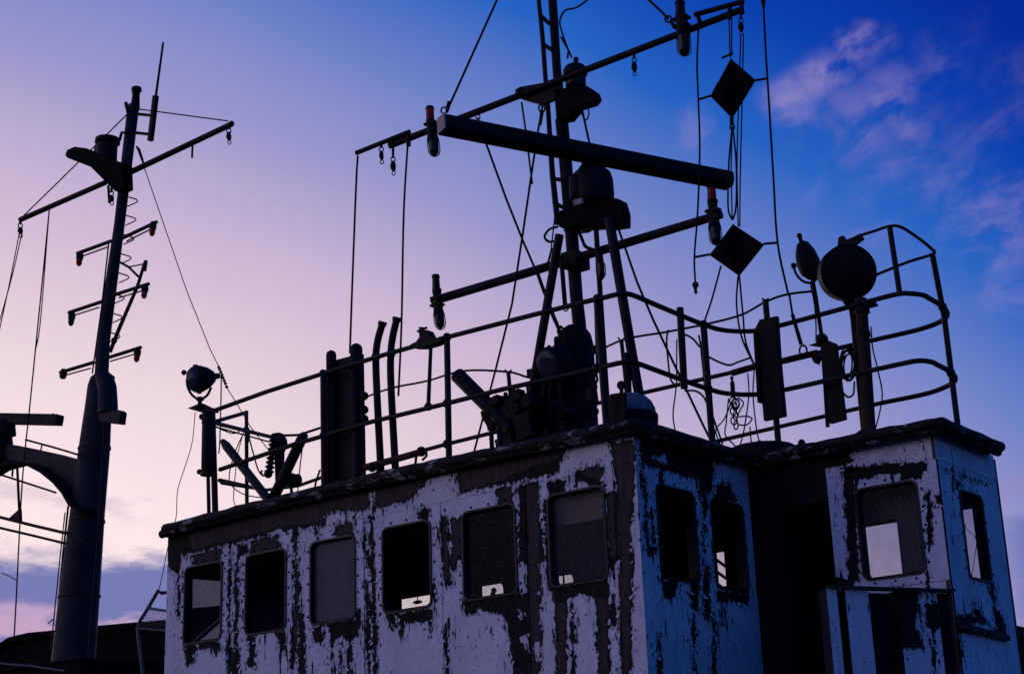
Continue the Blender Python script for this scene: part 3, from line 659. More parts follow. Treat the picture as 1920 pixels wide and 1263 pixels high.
# ------------------------------------------------------------------ railing round the roof
YR, XR, YR2, XR2, YRB = 11.1, -7.4, 12.95, -5.5, 14.0
rail = thing('roof_railing', (-10, 11.1, 5.05), 'black pipe railing running round the wheelhouse roof', 'railing')
def part(name, parent, m, fn, **k):
    b = MB(); fn(b); return b.build(name, m, parent, **k)
RR = .024
def r3(name, pts, r=RR, curved=False, m='rail_paint', par=None):
    b = MB(); b.tube(spline(pts) if curved else pts, r, 10); return b.build(name, m, par or rail)
TOPZ, MIDZ, LOWZ = 6.30, 5.67, 5.31
# front run
r3('top_rail', px([(400, 770), (500, 734), (606, 700)], YR)); r3('top_rail', px([(606, 700), (720, 665), (838, 632), (1000, 590), (1120, 560)], YR), RR)
V = Vector
r3('top_rail', [P(1120, 560, YR), V((-7.62, YR, TOPZ)), V((-7.46, YR + .02, TOPZ)), V((XR, YR + .12, TOPZ)), V((XR, 11.6, TOPZ)), V((XR, 12.40, TOPZ)), V((-7.34, 12.72, TOPZ)), V((-7.14, 12.93, TOPZ)), V((-6.9, YR2, TOPZ)), V((-6.3, YR2, TOPZ + .01)), V((-5.72, YR2, TOPZ + .02)), V((-5.56, YR2 + .03, TOPZ)), V((XR2, YR2 + .15, TOPZ)), V((XR2, 13.2, TOPZ)), V((-5.51, 13.5, TOPZ)), V((-5.56, 13.74, TOPZ)), V((-5.68, 13.92, TOPZ)), V((-5.95, YRB, TOPZ - .01)), V((-6.43, YRB, TOPZ - .01))], curved=True)
r3('middle_rail', px([(606, 817), (690, 792), (838, 756), (940, 730), (1040, 708), (1120, 690)], YR))
r3('middle_rail', [P(1120, 690, YR), V((-7.6, YR, MIDZ)), V((-7.46, YR + .02, MIDZ)), V((XR, YR + .12, MIDZ)), V((XR, 11.6, MIDZ)), V((XR, 12.38, MIDZ)), V((-7.34, 12.70, MIDZ)), V((-7.14, 12.92, MIDZ)), V((-6.9, YR2, MIDZ)), V((-6.3, YR2, MIDZ)), V((-5.72, YR2, MIDZ)), V((-5.56, YR2 + .03, MIDZ)), V((XR2, YR2 + .15, MIDZ)), V((XR2, 13.2, MIDZ)), V((-5.51, 13.5, MIDZ)), V((-5.56, 13.74, MIDZ)), V((-5.68, 13.92, MIDZ)), V((-5.95, YRB, MIDZ - .02)), V((-6.43, YRB, MIDZ - .02))], curved=True)
r3('lower_rail', px([(690, 872), (838, 832), (935, 808)], YR), .02); r3('lower_rail', px([(412, 880), (553, 832), (606, 817)], YR), .024)
# rear run
r3('rear_rail', [V((-6.43, YRB, TOPZ - .01)), V((-8.0, YRB, TOPZ)), V((-9.9, YRB, TOPZ + .01))]); r3('rear_rail', [V((-6.43, YRB, MIDZ - .02)), V((-8.3, YRB, MIDZ - .06)), V((-9.9, YRB, MIDZ - .06))], .022)
r3('rear_rail', px([(505, 817), (560, 815), (606, 800)], [13.0, 13.0, 13.2]), .016); r3('rear_rail', px([(415, 905), (500, 918), (560, 910), (608, 893)], 12.6), .02)
r3('end_rail', px([(405, 793), (505, 818)], [11.15, 12.9])); r3('end_rail', px([(405, 800), (505, 828)], [11.15, 12.9]), .010); r3('end_rail', px([(412, 900), (468, 912)], [11.2, 12.4]), .024)
r3('end_rail', px([(403, 790), (462, 773)], [11.15, 11.9]), .022)
for pts, y, w in ((((398, 766), (404, 975)), YR, 13), (((390, 880), (392, 975)), YR + .05, 8), (((606, 698), (608, 916)), YR, 13), (((838, 628), (842, 868)), YR, 13), (((1118, 556), (1139, 832)), YR, 13),
                  (((462, 770), (463, 958)), 12.2, 8), (((935, 800), (938, 848)), YR + .3, 10)):
    r3('post', px(pts, y), wr(P(*pts[0], y), w) * .92)
r3('post', [V((XR, 12.40, TOPZ + .02)), V((XR, 12.40, 5.04))], .032); r3('post', [V((XR2, 13.41, 6.79)), V((-5.52, 13.56, 6.2)), V((-5.52, 13.56, 5.04))], .028)
r3('post', [P(1668, 425, YR2 - .05), V((-5.66, YR2, TOPZ))], .026); r3('post', [P(1435, 562, YR2 + .02), V((-7.02, YR2, 5.04))], .03)
r3('post', px([(1275, 577), (1283, 728)], 12.9), .036); r3('post', px([(1116, 563), (1120, 690)], 12.0), .014)
for (a, c), y in (((606, 700), YR), ((838, 632), YR), ((838, 756), YR), ((838, 832), YR), ((1120, 560), YR), ((1120, 690), YR), ((606, 817), YR)):
    part('pipe_joint', rail, 'rail_paint', lambda b: b.ball(P(a, c, y), .045, 10, 6))
for q in (V((XR, 12.40, TOPZ)), V((XR, 12.40, MIDZ)), V((-5.52, 13.55, TOPZ)), V((-5.52, 13.55, MIDZ))): part('pipe_joint', rail, 'rail_paint', lambda b: b.ball(q, .044, 10, 6))
part('strut', rail, 'rail_paint', lambda b: pipe(b, [(808, 646), (803, 763)], YR + .05, [7, 8])); part('strut_foot', rail, 'rail_paint', lambda b: b.ball(P(803, 762, YR + .03), .042, 10, 6))
part('clamped_pipe', rail, 'rust_pipe', lambda b: pipe(b, [(684, 876), (740, 861), (796, 845)], YR - .05, 14))
for a, c in ((698, 875), (790, 846)):
    def f(b):
        b.ball(P(a, c, YR - .06), .05, 9, 6); pipe(b, [(a + 8, c - 6), (a + 10, c + 8), (a + 2, c + 16)], YR - .1, 5)
    part('pipe_clamp', rail, 'rust_pipe', f)
part('hook', rail, 'rail_paint', lambda b: (pipe(b, [(781, 850), (779, 868), (780, 885)], YR - .05, 5)))
part('fat_pipe', rail, 'rust_pipe', lambda b: pipe(b, [(1373, 699), (1415, 687), (1470, 676), (1532, 661)], YR2 + .35, 13)); 
part('pipe_hook', rail, 'rail_paint', lambda b: b.prism([P(*q, YR2 + .33) for q in ((1520, 668), (1533, 659), (1537, 670), (1532, 681), (1536, 684), (1526, 680))], (0, .05, 0)))
part('rail_plate', rail, 'rail_paint', lambda b: b.prism([P(*q, YR2 + .05) for q in ((1596, 572), (1638, 564), (1642, 571), (1600, 582))], (0, .06, 0)))
def antenna_prong(x, y, Y, ln=46, dx=6):
    t = thing('wire_prong', P(x + dx, y + ln, Y), {953: 'forked wire prong standing behind the slanted dark tube', 1165: 'forked wire prong beside the right tripod leg', 1435: 'forked wire prong on top of the wide dark board'}[x], 'wire prong', 'forked prongs carrying the slack wire')
    part('stem', t, 'rail_paint', lambda b: pipe(b, [(x, y), (x + dx, y + ln)], Y, 8))
    for d in (-6, 6): part('fork_tip', t, 'rail_paint', lambda b: pipe(b, [(x, y + 3), (x + d, y - 4)], Y, 3.5))
antenna_prong(953, 697, 13.6, 130, 12); antenna_prong(1165, 637, 13.6, 130, 14); antenna_prong(1435, 563, 13.05, 40, 6)
def wire(name, label, pts, Y, w, cat='wire', curved=True, m='rope', group=None, parent=None):
    b = MB(); pipe(b, pts, Y, w, 6, curved and len(pts) > 2); return b.build(name, m, parent, label, cat, group)
wire('slack_wire', 'slack wire strung from prong to prong behind the front railing', [(683, 745), (735, 727), (800, 714), (870, 695), (953, 697), (1010, 708), (1090, 675), (1165, 638), (1250, 622), (1330, 606), (1390, 590), (1435, 566), (1475, 552), (1530, 545)], 13.6, 4)
wire('antenna_wire', 'taut wire looping from the far right railing corner back to the searchlight', [(1610, 442), (1640, 433), (1668, 424), (1690, 426), (1720, 445), (1746, 466), (1749, 476), (1700, 492), (1638, 517)], 13.2, 6)

# ------------------------------------------------------------------ things on the roof, left to right
RZ = 5.05
def foot(x, y, Y): p = P(x, y, Y); return V((p.x, p.y, RZ))
# left searchlight
sl = thing('searchlight', foot(375, 760, 11.05), 'round searchlight in a yoke above the left railing post', 'searchlight')
a, c = P(412, 704, 11.3), P(347, 714, 10.98); ax = (c - a).normalized(); ln = (c - a).length; u_ = wr(a, 2)
def f(b): b.lathe(a, ax, [(0, .03), (.05, .035), (.06, .06), (.12, .11), (.2, .145), (.25, .153)], 24)
part('housing', sl, 'navy_steel', f)
part('rim', sl, 'black_paint', lambda b: b.lathe(a + ax * .235, ax, [(0, .165), (.03, .165), (.031, .145)], 24))
part('front_glass', sl, 'lamp_face', lambda b: b.lathe(a + ax * .26, ax, [(0, .15), (.04, .138), (.08, .105), (.10, .06), (.108, .02)], 24))
part('latch', sl, 'black_paint', lambda b: b.ball(P(345, 698, 11.0), .03))
def f(b):
    pipe(b, [(350, 712), (353, 728), (362, 742), (375, 748), (388, 741), (396, 726)], 10.98, 5, 8, True)
part('yoke', sl, 'black_paint', f)
ctr = a + ax * .25
part('stand', sl, 'black_paint', lambda b: b.lathe(P(375, 744, 11.0), (0, 0, -1), [(0, .03), (.03, .045), (.05, .022), (.08, .025), (.12, .05)], 12))
part('bracket', sl, 'black_paint', lambda b: b.prism([P(*q, 11.02) for q in ((351, 765), (376, 755), (398, 766), (404, 772), (378, 773))], (0, .06, 0)))
# canister strapped to the corner post
ca = thing('canister', foot(388, 900, YR - .02), 'upright dark canister strapped to the left corner post', 'canister')
part('body', ca, 'navy_steel', lambda b: b.lathe(P(391, 772, YR - .06), P(389, 892, YR - .06) - P(391, 772, YR - .06), [(0, .05), (.012, .068), (.65, .068), (.665, .055)], 18))
part('strap', ca, 'black_paint', lambda b: b.lathe(P(391, 788, YR - .06), (0, 0, -1), [(0, .074), (.03, .074)], 18)); part('strap', ca, 'black_paint', lambda b: b.lathe(P(389, 884, YR - .06), (0, 0, -1), [(0, .076), (.04, .076)], 18))
part('lug', ca, 'black_paint', lambda b: b.ball(P(379, 781, YR - .08), .035)); part('lug', ca, 'black_paint', lambda b: b.ball(P(374, 884, YR - .08), .03))
# V of two fat tubes
for nm, pts, y, w, lb in (('fender_tube', [(417, 826), (424, 835), (503, 936)], 12.0, [10, 17, 17], 'fat pale tube leaning left, half of the V behind the left railing'),
                          ('fender_tube', [(572, 813), (565, 824), (507, 945)], 12.1, [14, 20, 21], 'fat dark tube leaning right, half of the V behind the left railing')):
    b = MB(); pipe(b, pts, y, w, 14); b.ball(P(*pts[1], y), wr(P(*pts[1], y), w[1]), 12, 8); b.build(nm, 'mast_grey' if w[1] == 17 else 'black_paint', None, lb, 'tube')
ins = thing('insulator', foot(508, 880, 12.3), 'ribbed antenna insulator hanging inside the V of tubes', 'insulator')
def f(b):
    p0, p1 = P(514, 822, 12.3), P(504, 888, 12.3); l = (p1 - p0).length; pr = []
    for k in range(8): pr += [(l * k / 8, .03), (l * (k + .3) / 8, .055), (l * (k + .6) / 8, .055), (l * (k + .9) / 8, .03)]
    b.lathe(p0, p1 - p0, pr, 14)
part('ribbed_body', ins, 'navy_steel', f); part('cap', ins, 'black_paint', lambda b: b.ball(P(503, 888, 12.3), .05)); part('shackle', ins, 'black_paint', lambda b: pipe(b, [(503, 889), (494, 891), (488, 886), (492, 882)], 12.3, 4, 6, True))
jb = thing('junction_box', foot(520, 830, 12.4), 'small dark box on a stub post above the V of tubes', 'box')
part('box_body', jb, 'black_paint', lambda b: b.prism([P(*q, 12.35) for q in ((506, 820), (510, 812), (522, 810), (526, 818), (524, 905), (516, 905), (514, 835))], (0, .07, 0)))
part('cable_loop', jb, 'black_paint', lambda b: pipe(b, [(524, 818), (534, 822), (536, 836), (530, 850), (527, 880)], 12.4, 6, 8, True))
bl = thing('bulkhead_lamp', foot(555, 900, 12.2), 'short dark lamp lying behind the V of tubes', 'lamp')
part('lamp_body', bl, 'black_paint', lambda b: b.lathe(P(538, 899, 12.2), P(575, 901, 12.2) - P(538, 899, 12.2), [(0, .04), (.02, .075), (.09, .08), (.14, .06), (.17, .075), (.2, .04)], 14)); part('lamp_foot', bl, 'black_paint', lambda b: pipe(b, [(545, 905), (548, 935)], 12.2, 6))
# tangle of thin wires near the V
for k, (lb, pts, w) in enumerate((('thin wire curling under the pale leaning tube', [(462, 800), (440, 850), (430, 900), (455, 925), (500, 934)], 2.2), ('thin wire hanging in a loop left of the thin post', [(455, 815), (446, 850), (442, 880), (438, 935), (445, 952)], 1.8),
                                 ('thin wire drooping from the thin post to the insulator', [(463, 805), (475, 850), (484, 880), (492, 888)], 3), ('thin wire running down beside the dark leaning tube', [(568, 830), (562, 880), (558, 925)], 2.4),
                                 ('thin bent wire rising by the tall board foot', [(600, 880), (592, 905), (590, 918)], 4), ('thin arched wire between thin post and corner post', [(415, 805), (440, 812), (462, 800), (468, 812), (464, 835)], 2.5))):
    wire('loose_wire', lb, pts, 12.2, w, group='loose wires behind the left railing')
# tall screen board on the front railing
sb = thing('screen_board', foot(646, 905, 11.2), 'tall black board with two round-topped uprights on the front railing', 'board')
part('board_plate', sb, 'black_paint', lambda b: b.prism([P(*q, 11.22) for q in ((616, 678), (676, 662), (680, 901), (614, 914))], (0, .05, 0)))
for (x0, y0, x1, y1, w) in ((621, 666, 623, 913, 20), (668, 655, 671, 903, 24)):
    def f(b): pipe(b, [(x0, y0 - 4), (x0, y0), (x1, y1)], 11.19, [w * .5, w, w], 12); b.ball(P(x0, y0, 11.19), wr(P(x0, y0, 11.19), w), 12, 8)
    part('upright', sb, 'black_paint', f)
for a_ in (742, 768, 785): part('side_bracket', sb, 'black_paint', lambda b: b.ball(P(683, a_, 11.2), .045, 9, 6))
part('foot_plate', sb, 'black_paint', lambda b: b.box(tuple(foot(612, 905, 11.1)), tuple(foot(684, 905, 11.35) + V((0, 0, .02)))))
# two vent pipes
for nm, pts, lb in (('a', [(716, 610), (709, 635), (705, 665), (706, 720), (715, 898)], 'left of two bent vent pipes rising beside the tall board'), ('b', [(743, 602), (737, 628), (733, 660), (733, 720), (742, 890)], 'right of two bent vent pipes rising beside the tall board')):
    t = thing('vent_pipe', foot(*pts[-1], 11.2), lb, 'vent pipe', 'bent vent pipes')
    part('pipe_body', t, 'black_paint', lambda b: pipe(b, pts, 11.2, 14, 12, True))
    d = (P(*pts[0], 11.2) - P(*pts[1], 11.2)).normalized()
    part('flared_mouth', t, 'black_paint', lambda b: b.lathe(P(*pts[0], 11.2) - d * .02, d, [(0, .03), (.03, .045), (.06, .045)], 12))
    part('pipe_clip', t, 'rail_paint', lambda b: b.lathe(P(pts[2][0], pts[2][1] + 3, 11.2), (0, 0, 1), [(-.02, .045), (.02, .045)], 12))
r3('vent_brace', px([(742, 860), (746, 886)], 11.2), .02)
# clamp with a hand wheel
cl = thing('clamp', P(795, 648, YR), 'small clamp with a hand wheel sitting on the top rail', 'clamp')
part('jaw', cl, 'black_paint', lambda b: b.prism([P(*q, YR - .05) for q in ((768, 646), (780, 640), (786, 632), (785, 621), (800, 618), (806, 630), (816, 634), (826, 630), (828, 638), (812, 645), (790, 651), (772, 651))], (0, .1, 0)))
part('screw', cl, 'black_paint', lambda b: pipe(b, [(793, 625), (791, 614)], YR, 7)); part('hand_wheel', cl, 'black_paint', lambda b: (pipe(b, [(783, 621), (800, 614)], YR, 5), pipe(b, [(786, 614), (798, 621)], YR - .02, 4)))
# slanted horn tube and its machine block
hn = thing('horn', foot(940, 820, 11.8), 'fat dark slanted tube with rounded end pointing up left', 'horn')
def f(b):
    q = px([(858, 703), (862, 707), (960, 805)], 11.75); b.tube(q, [wr(p, 29) for p in q], 18); b.ball(q[1], wr(q[1], 29), 18, 10)
part('tube', hn, 'navy_steel', f)
part('mounting', hn, 'black_paint', lambda b: b.prism([P(*q, 11.8) for q in ((904, 785), (912, 768), (928, 745), (948, 740), (985, 736), (1000, 745), (1000, 842), (934, 852), (934, 812), (918, 806))], (0, .12, 0)))
part('gear_cover', hn, 'black_paint', lambda b: b.lathe(P(955, 765, 11.72), (0, 1, 0), [(0, .11), (.03, .13), (.12, .13)], 16)); part('foot', hn, 'black_paint', lambda b: pipe(b, [(921, 808), (923, 850)], 11.8, 9))
for (a_, c_) in ((948, 745), (963, 738), (975, 746), (940, 758)): part('bolt', hn, 'navy_steel', lambda b: b.lathe(P(a_, c_, 11.74), (0, 0, 1), [(0, .02), (.05, .02)], 6))
for x_, y_, w_, h_ in ((915, 775, .05, .03), (930, 752, .06, .04), (972, 742, .05, .05), (990, 752, .05, .06), (925, 800, .04, .03), (985, 800, .09, .12), (950, 830, .1, .06)):
    part('fitting', hn, 'black_paint', lambda b: b.obox(P(x_, y_, 11.72), ((1, 0, .2), (0, 1, 0), (-.2, 0, 1)), (w_, .05, h_)))
# mast housing with lamp drum
mh = thing('mast_housing', foot(1070, 800, 12.35), 'big dark round-topped housing around the foot of the main mast', 'mast housing')
def f(b):
    p0 = P(1077, 640, 12.35); r = wr(p0, 74); p0 = V((p0.x, p0.y, 0))
    z1 = P(1077, 640, 12.35).z; b.lathe((p0.x, p0.y, RZ), (0, 0, 1), [(0, r * 1.12), (.05, r * 1.08), (.06, r), (z1 - RZ - .05, r * .97), (z1 - RZ + .06, r * .86), (z1 - RZ + .12, r * .66), (z1 - RZ + .16, r * .38)], 28)
part('shell', mh, 'black_paint', f)
for z_ in (.32, .66): part('band', mh, 'black_paint', lambda b: b.lathe((P(1077, 640, 12.35).x, 12.35, RZ + z_), (0, 0, 1), [(0, wr(P(1077, 640, 12.35), 78)), (.025, wr(P(1077, 640, 12.35), 78))], 28))
part('front_casing', mh, 'black_paint', lambda b: b.prism([P(*q, 12.1) for q in ((1011, 672), (1018, 664), (1027, 661), (1029, 654), (1036, 652), (1041, 640), (1052, 628), (1060, 630), (1062, 700), (1040, 706), (1014, 712))], (0, .16, 0)))
rq = random.Random(11)
for k in range(16):
    x_, y_ = rq.uniform(992, 1112), rq.uniform(690, 820); w_, h_ = rq.uniform(.03, .08), rq.uniform(.02, .09)
    part('fitting', mh, 'black_paint', lambda b: (b.obox(P(x_, y_, 12.02), ((1, rq.uniform(-.3, .3), 0), (0, 1, 0), (rq.uniform(-.2, .2), 0, 1)), (w_, .05, h_)), b.lathe(P(x_, y_, 12.0), (0, -1, 0), [(0, .022), (.04, .02)], 8)))
for pts in ([(1000, 720), (992, 760), (996, 800), (990, 840)], [(1114, 690), (1120, 712), (1112, 730), (1113, 800)], [(1108, 712), (1118, 722), (1114, 745)], [(1035, 660), (1028, 652), (1022, 664)], [(1052, 630), (1046, 622), (1050, 612), (1058, 618)]):
    part('hose', mh, 'rope', lambda b: pipe(b, pts, 12.02, 5, 6, True))
for x_, y_ in ((1028, 656), (1020, 663), (1043, 638), (1114, 655), (1116, 700)): part('lug', mh, 'black_paint', lambda b: b.lathe(P(x_, y_, 12.05), (0, 0, 1), [(-.03, .025), (.02, .025), (.04, .012)], 7))
part('lower_skirt', mh, 'black_paint', lambda b: b.prism([P(*q, 12.2) for q in ((1004, 712), (1018, 700), (1045, 690), (1060, 700), (1060, 838), (985, 845), (990, 780))], (0, .1, 0)))
ld = thing('lamp_drum', foot(1030, 690, 11.9), 'slanted drum lamp with a bluish glass face left of the mast housing', 'lamp')
a, c = P(1062, 672, 12.1), P(1024, 684, 11.85); ax = (c - a).normalized()
part('drum_body', ld, 'black_paint', lambda b: b.lathe(a, ax, [(0, .10), (.04, .15), (.2, .16), (.23, .17), (.26, .17)], 22)); part('drum_glass', ld, 'lamp_face', lambda b: b.lathe(a + ax * .255, ax, [(0, .15), (.02, .14), (.03, .08)], 22))
part('hinge', ld, 'black_paint', lambda b: b.lathe(P(1030, 662, 11.95), (0, 0, 1), [(0, .03), (.05, .035), (.08, .015)], 8)); part('drum_foot', ld, 'black_paint', lambda b: pipe(b, [(1035, 700), (1030, 840)], 12.0, 16))
# deck light dome and radome
dl = thing('deck_light', foot(1105, 805, 11.2), 'low domed deck light at the roof edge by the mast', 'deck light')
q0 = V((P(1105, 803, 11.15).x, 11.2, 5.06)); part('light_base', dl, 'black_paint', lambda b: b.lathe(q0, (0, 0, 1), [(0, .11), (.03, .11)], 20)); part('light_dome', dl, 'clear_lens', lambda b: b.lathe(q0 + V((0, 0, .03)), (0, 0, 1), [(0, .095), (.025, .085), (.045, .055), (.052, .01)], 20))
rd = thing('radome', foot(1182, 790, 11.55), 'pale domed satellite radome on a black base behind the roof corner', 'radome')
q0 = P(1182, 780, 11.55); r = wr(q0, 100); 
part('radome_base', rd, 'black_paint', lambda b: b.lathe((q0.x, q0.y, RZ), (0, 0, 1), [(0, r * .8), (.02, r * .95), (q0.z - RZ - .03, r * 1.04), (q0.z - RZ, r * 1.04), (q0.z - RZ + .01, r * .98)], 32))
part('radome_dome', rd, 'pale_dome', lambda b: b.lathe((q0.x, q0.y, q0.z), (0, 0, 1), [(0, r * .97), (.06, r * .95), (.12, r * .84), (.165, r * .66), (.195, r * .42), (.208, r * .15)], 32))
part('radome_knob', rd, 'black_paint', lambda b: (b.ball(P(1165, 722, 11.5), .042), pipe(b, [(1165, 725), (1166, 745)], 11.5, 8)))
part('shade_plate', rd, 'black_paint', lambda b: b.prism([P(*q, 11.2) for q in ((1134, 748), (1146, 738), (1170, 735), (1172, 800), (1134, 806))], (0, .04, 0)))
# small horn on the rear rail, hatch dome
hs = thing('roof_hatch', (P(1430, 830, 13.2).x, 13.2, 5.05), 'low round hatch cover on the wing roof', 'hatch')
part('hatch_lid', hs, 'black_paint', lambda b: b.lathe((P(1430, 830, 13.0).x, 12.98, 5.05), (0, 0, 1), [(0, .34), (.09, .34), (.12, .30), (.14, .12)], 30)); part('hatch_clip', hs, 'black_paint', lambda b: b.ball(P(1503, 830, 12.85), .035))
# boards on the wing railing
def board(label, poly, Y, extra=None):
    t = thing('screen_board', P(*poly[-1], Y), label, 'board')
    part('board_plate', t, 'black_paint', lambda b: b.prism([P(*q, Y) for q in poly], (0, .05, 0)))
    x0 = min(q[0] for q in poly); x1 = max(q[0] for q in poly)
    return t
t = board('wide black board with a stepped edge hanging on the wing railing', ((1413, 621), (1424, 599), (1456, 592), (1462, 682), (1471, 779), (1432, 788), (1429, 756), (1420, 754)), YR2 - .08)
for a_, c_ in (((1416, 622), (1424, 754)), ((1452, 596), (1466, 778))): part('batten', t, 'black_paint', lambda b: b.bar(P(*a_, YR2 - .1), P(*c_, YR2 - .1), .03, .03))
t = board('narrow black board under the small egg-shaped searchlight', ((1538, 642), (1543, 634), (1566, 643), (1584, 785), (1555, 793)), YR2 + .1)
part('spike', t, 'black_paint', lambda b: b.prism([P(*q, YR2 + .1) for q in ((1516, 647), (1536, 640), (1538, 650))], (0, .03, 0))); part('cap', t, 'black_paint', lambda b: b.ball(P(1541, 636, YR2 + .12), .06))
# searchlights on the wing
sl = thing('searchlight', foot(1600, 800, 13.15), 'large round searchlight on a pole, its dark disc facing us', 'searchlight')
ctr = P(1585, 513, 13.1); tow = (V(EYE) - ctr).normalized(); tow = (tow + V((.25, .1, .1))).normalized(); r = wr(ctr, 104)
part('housing', sl, 'black_paint', lambda b: b.lathe(ctr - tow * .2, tow, [(0, r * .25), (.03, r * .6), (.09, r * .88), (.16, r * .99), (.3, r), (.31, r * 1.02), (.33, r * 1.02)], 36))
part('back_plate', sl, 'black_paint', lambda b: b.lathe(ctr + tow * .12, tow, [(0, r * .96), (.015, r * .9), (.03, r * .5), (.034, r * .1)], 36))
part('pole', sl, 'black_paint', lambda b: pipe(b, [(1596, 558), (1602, 600), (1622, 812)], 13.15, 15, 12)); part('neck', sl, 'black_paint', lambda b: b.lathe(P(1594, 556, 13.15), (0, 0, -1), [(0, .09), (.05, .07), (.12, .04)], 14))
part('top_latch', sl, 'black_paint', lambda b: b.prism([P(*q, 13.05) for q in ((1570, 462), (1572, 445), (1580, 441), (1584, 450), (1600, 444), (1612, 438), (1617, 446), (1604, 456), (1590, 462))], (0, .05, 0)))
sl = thing('searchlight', foot(1540, 640, 13.3), 'small egg-shaped searchlight tilted up beside the large one', 'searchlight')
p0, p1 = P(1503, 452, 13.3), P(1525, 524, 13.3); l = (p1 - p0).length
part('housing', sl, 'black_paint', lambda b: b.lathe(p0, p1 - p0, [(0, .02), (l * .08, .06), (l * .3, .098), (l * .55, .115), (l * .8, .1), (l * .95, .05), (l, .02)], 22))
part('knob', sl, 'black_paint', lambda b: (b.ball(P(1499, 442, 13.3), .028), pipe(b, [(1499, 442), (1503, 456)], 13.3, 8))); part('yoke', sl, 'black_paint', lambda b: pipe(b, [(1488, 498), (1492, 512), (1504, 526), (1520, 530), (1533, 522)], 13.3, 5, 8, True)); part('thumb_screw', sl, 'black_paint', lambda b: b.ball(P(1488, 498, 13.3), .03, 8, 5))
part('pole', sl, 'black_paint', lambda b: pipe(b, [(1524, 526), (1530, 560), (1542, 640), (1552, 800)], 13.3, 8, 10))
ps = thing('pole', foot(1625, 800, 13.1), 'thick rusty pole standing on the wing roof beside the searchlight pole', 'pole')
part('pole_shaft', ps, 'rust_pipe', lambda b: pipe(b, [(1614, 560), (1622, 680), (1630, 815)], 13.0, [22, 24, 25], 14))
part('pole_base', ps, 'black_paint', lambda b: b.prism([P(*q, 12.85) for q in ((1604, 812), (1612, 806), (1652, 803), (1662, 810), (1664, 822), (1604, 826))], (0, .1, 0))); part('pole_bracket', ps, 'black_paint', lambda b: b.lathe(P(1616, 580, 13.0), (0, 0, -1), [(0, .07), (.04, .07)], 14)); part('pole_bracket', ps, 'black_paint', lambda b: b.lathe(P(1618, 622, 13.0), (0, 0, -1), [(0, .065), (.05, .065)], 14))
co = thing('cable_coil', P(1590, 700, 12.95), 'coil of black cable hung on the rusty pole', 'cable coil')
rg = random.Random(5)
for k in range(5):
    def f(b):
        cx_, cy_ = 1590 + rg.uniform(-3, 3), 683 + rg.uniform(-5, 5); a_, b_ = 13 + rg.uniform(-3, 2), 26 + rg.uniform(-6, 3)
        b.tube([P(cx_ + a_ * math.cos(t) + (cy_ - 683) * .2, cy_ + b_ * math.sin(t), 12.95 + .01 * k) for t in [2 * math.pi * i / 22 for i in range(23)]], .009, 6)
    part('cable_turn', co, 'rope', f)
part('cable_tail', co, 'rope', lambda b: pipe(b, [(1580, 735), (1590, 744), (1600, 738), (1602, 715)], 12.95, 4, 6, True)); part('cable_tie', co, 'rope', lambda b: b.ball(P(1594, 655, 12.95), .035, 8, 6))
wire('loose_wire', 'long loose wire hanging right of the rusty pole', [(1633, 612), (1636, 650), (1645, 690), (1654, 735), (1650, 770), (1641, 805)], 13.0, 3, group='loose wires on the wing')
wire('searchlight_cable', 'cable running down the small searchlight pole', [(1519, 530), (1527, 570), (1530, 610), (1530, 640)], 13.25, 3)
# turnbuckles, chain and loose wire behind the wing railing
def turnbuckle(label, pts, Y, w=7):
    t = thing('turnbuckle', P(*pts[-1], Y), label, 'turnbuckle', 'rigging screws')
    n = len(pts)
    part('screw_body', t, 'black_paint', lambda b: pipe(b, pts[1:3], Y, w)); part('upper_shackle', t, 'black_paint', lambda b: (pipe(b, pts[0:2], Y, w * .55), b.ball(P(*pts[0], Y), wr(P(*pts[0], Y), w * .8), 8, 6)))
    def f(b):
        x, y = pts[2]; b.tube([P(x + 4 + 7 * math.cos(a), y + 12 + 10 * math.sin(a), Y) for a in [2 * math.pi * i / 12 for i in range(13)]], wr(P(x, y, Y), 4), 6)
    part('eye_ring', t, 'black_paint', f)
turnbuckle('rigging screw hanging above the fat pipe between the two wing boards', [(1480, 552), (1486, 590), (1502, 645)], 13.25, 8); turnbuckle('rigging screw hanging left of the wide wing board', [(1372, 708), (1373, 716), (1375, 745)], 13.2, 9)
ch = thing('chain', P(1378, 800, 13.2), 'short chain hanging left of the wide wing board', 'chain')
for k in range(6):
    def f(b):
        x, y = 1374 + (k % 2) * 3 + k * .6, 752 + k * 9; s_ = 4 if k % 2 else 6
        b.tube([P(x + s_ * math.cos(a), y + 8 * math.sin(a), 13.2 + .01 * (k % 2)) for a in [2 * math.pi * i / 10 for i in range(11)]], .008, 6)
    part('chain_link', ch, 'black_paint', f)
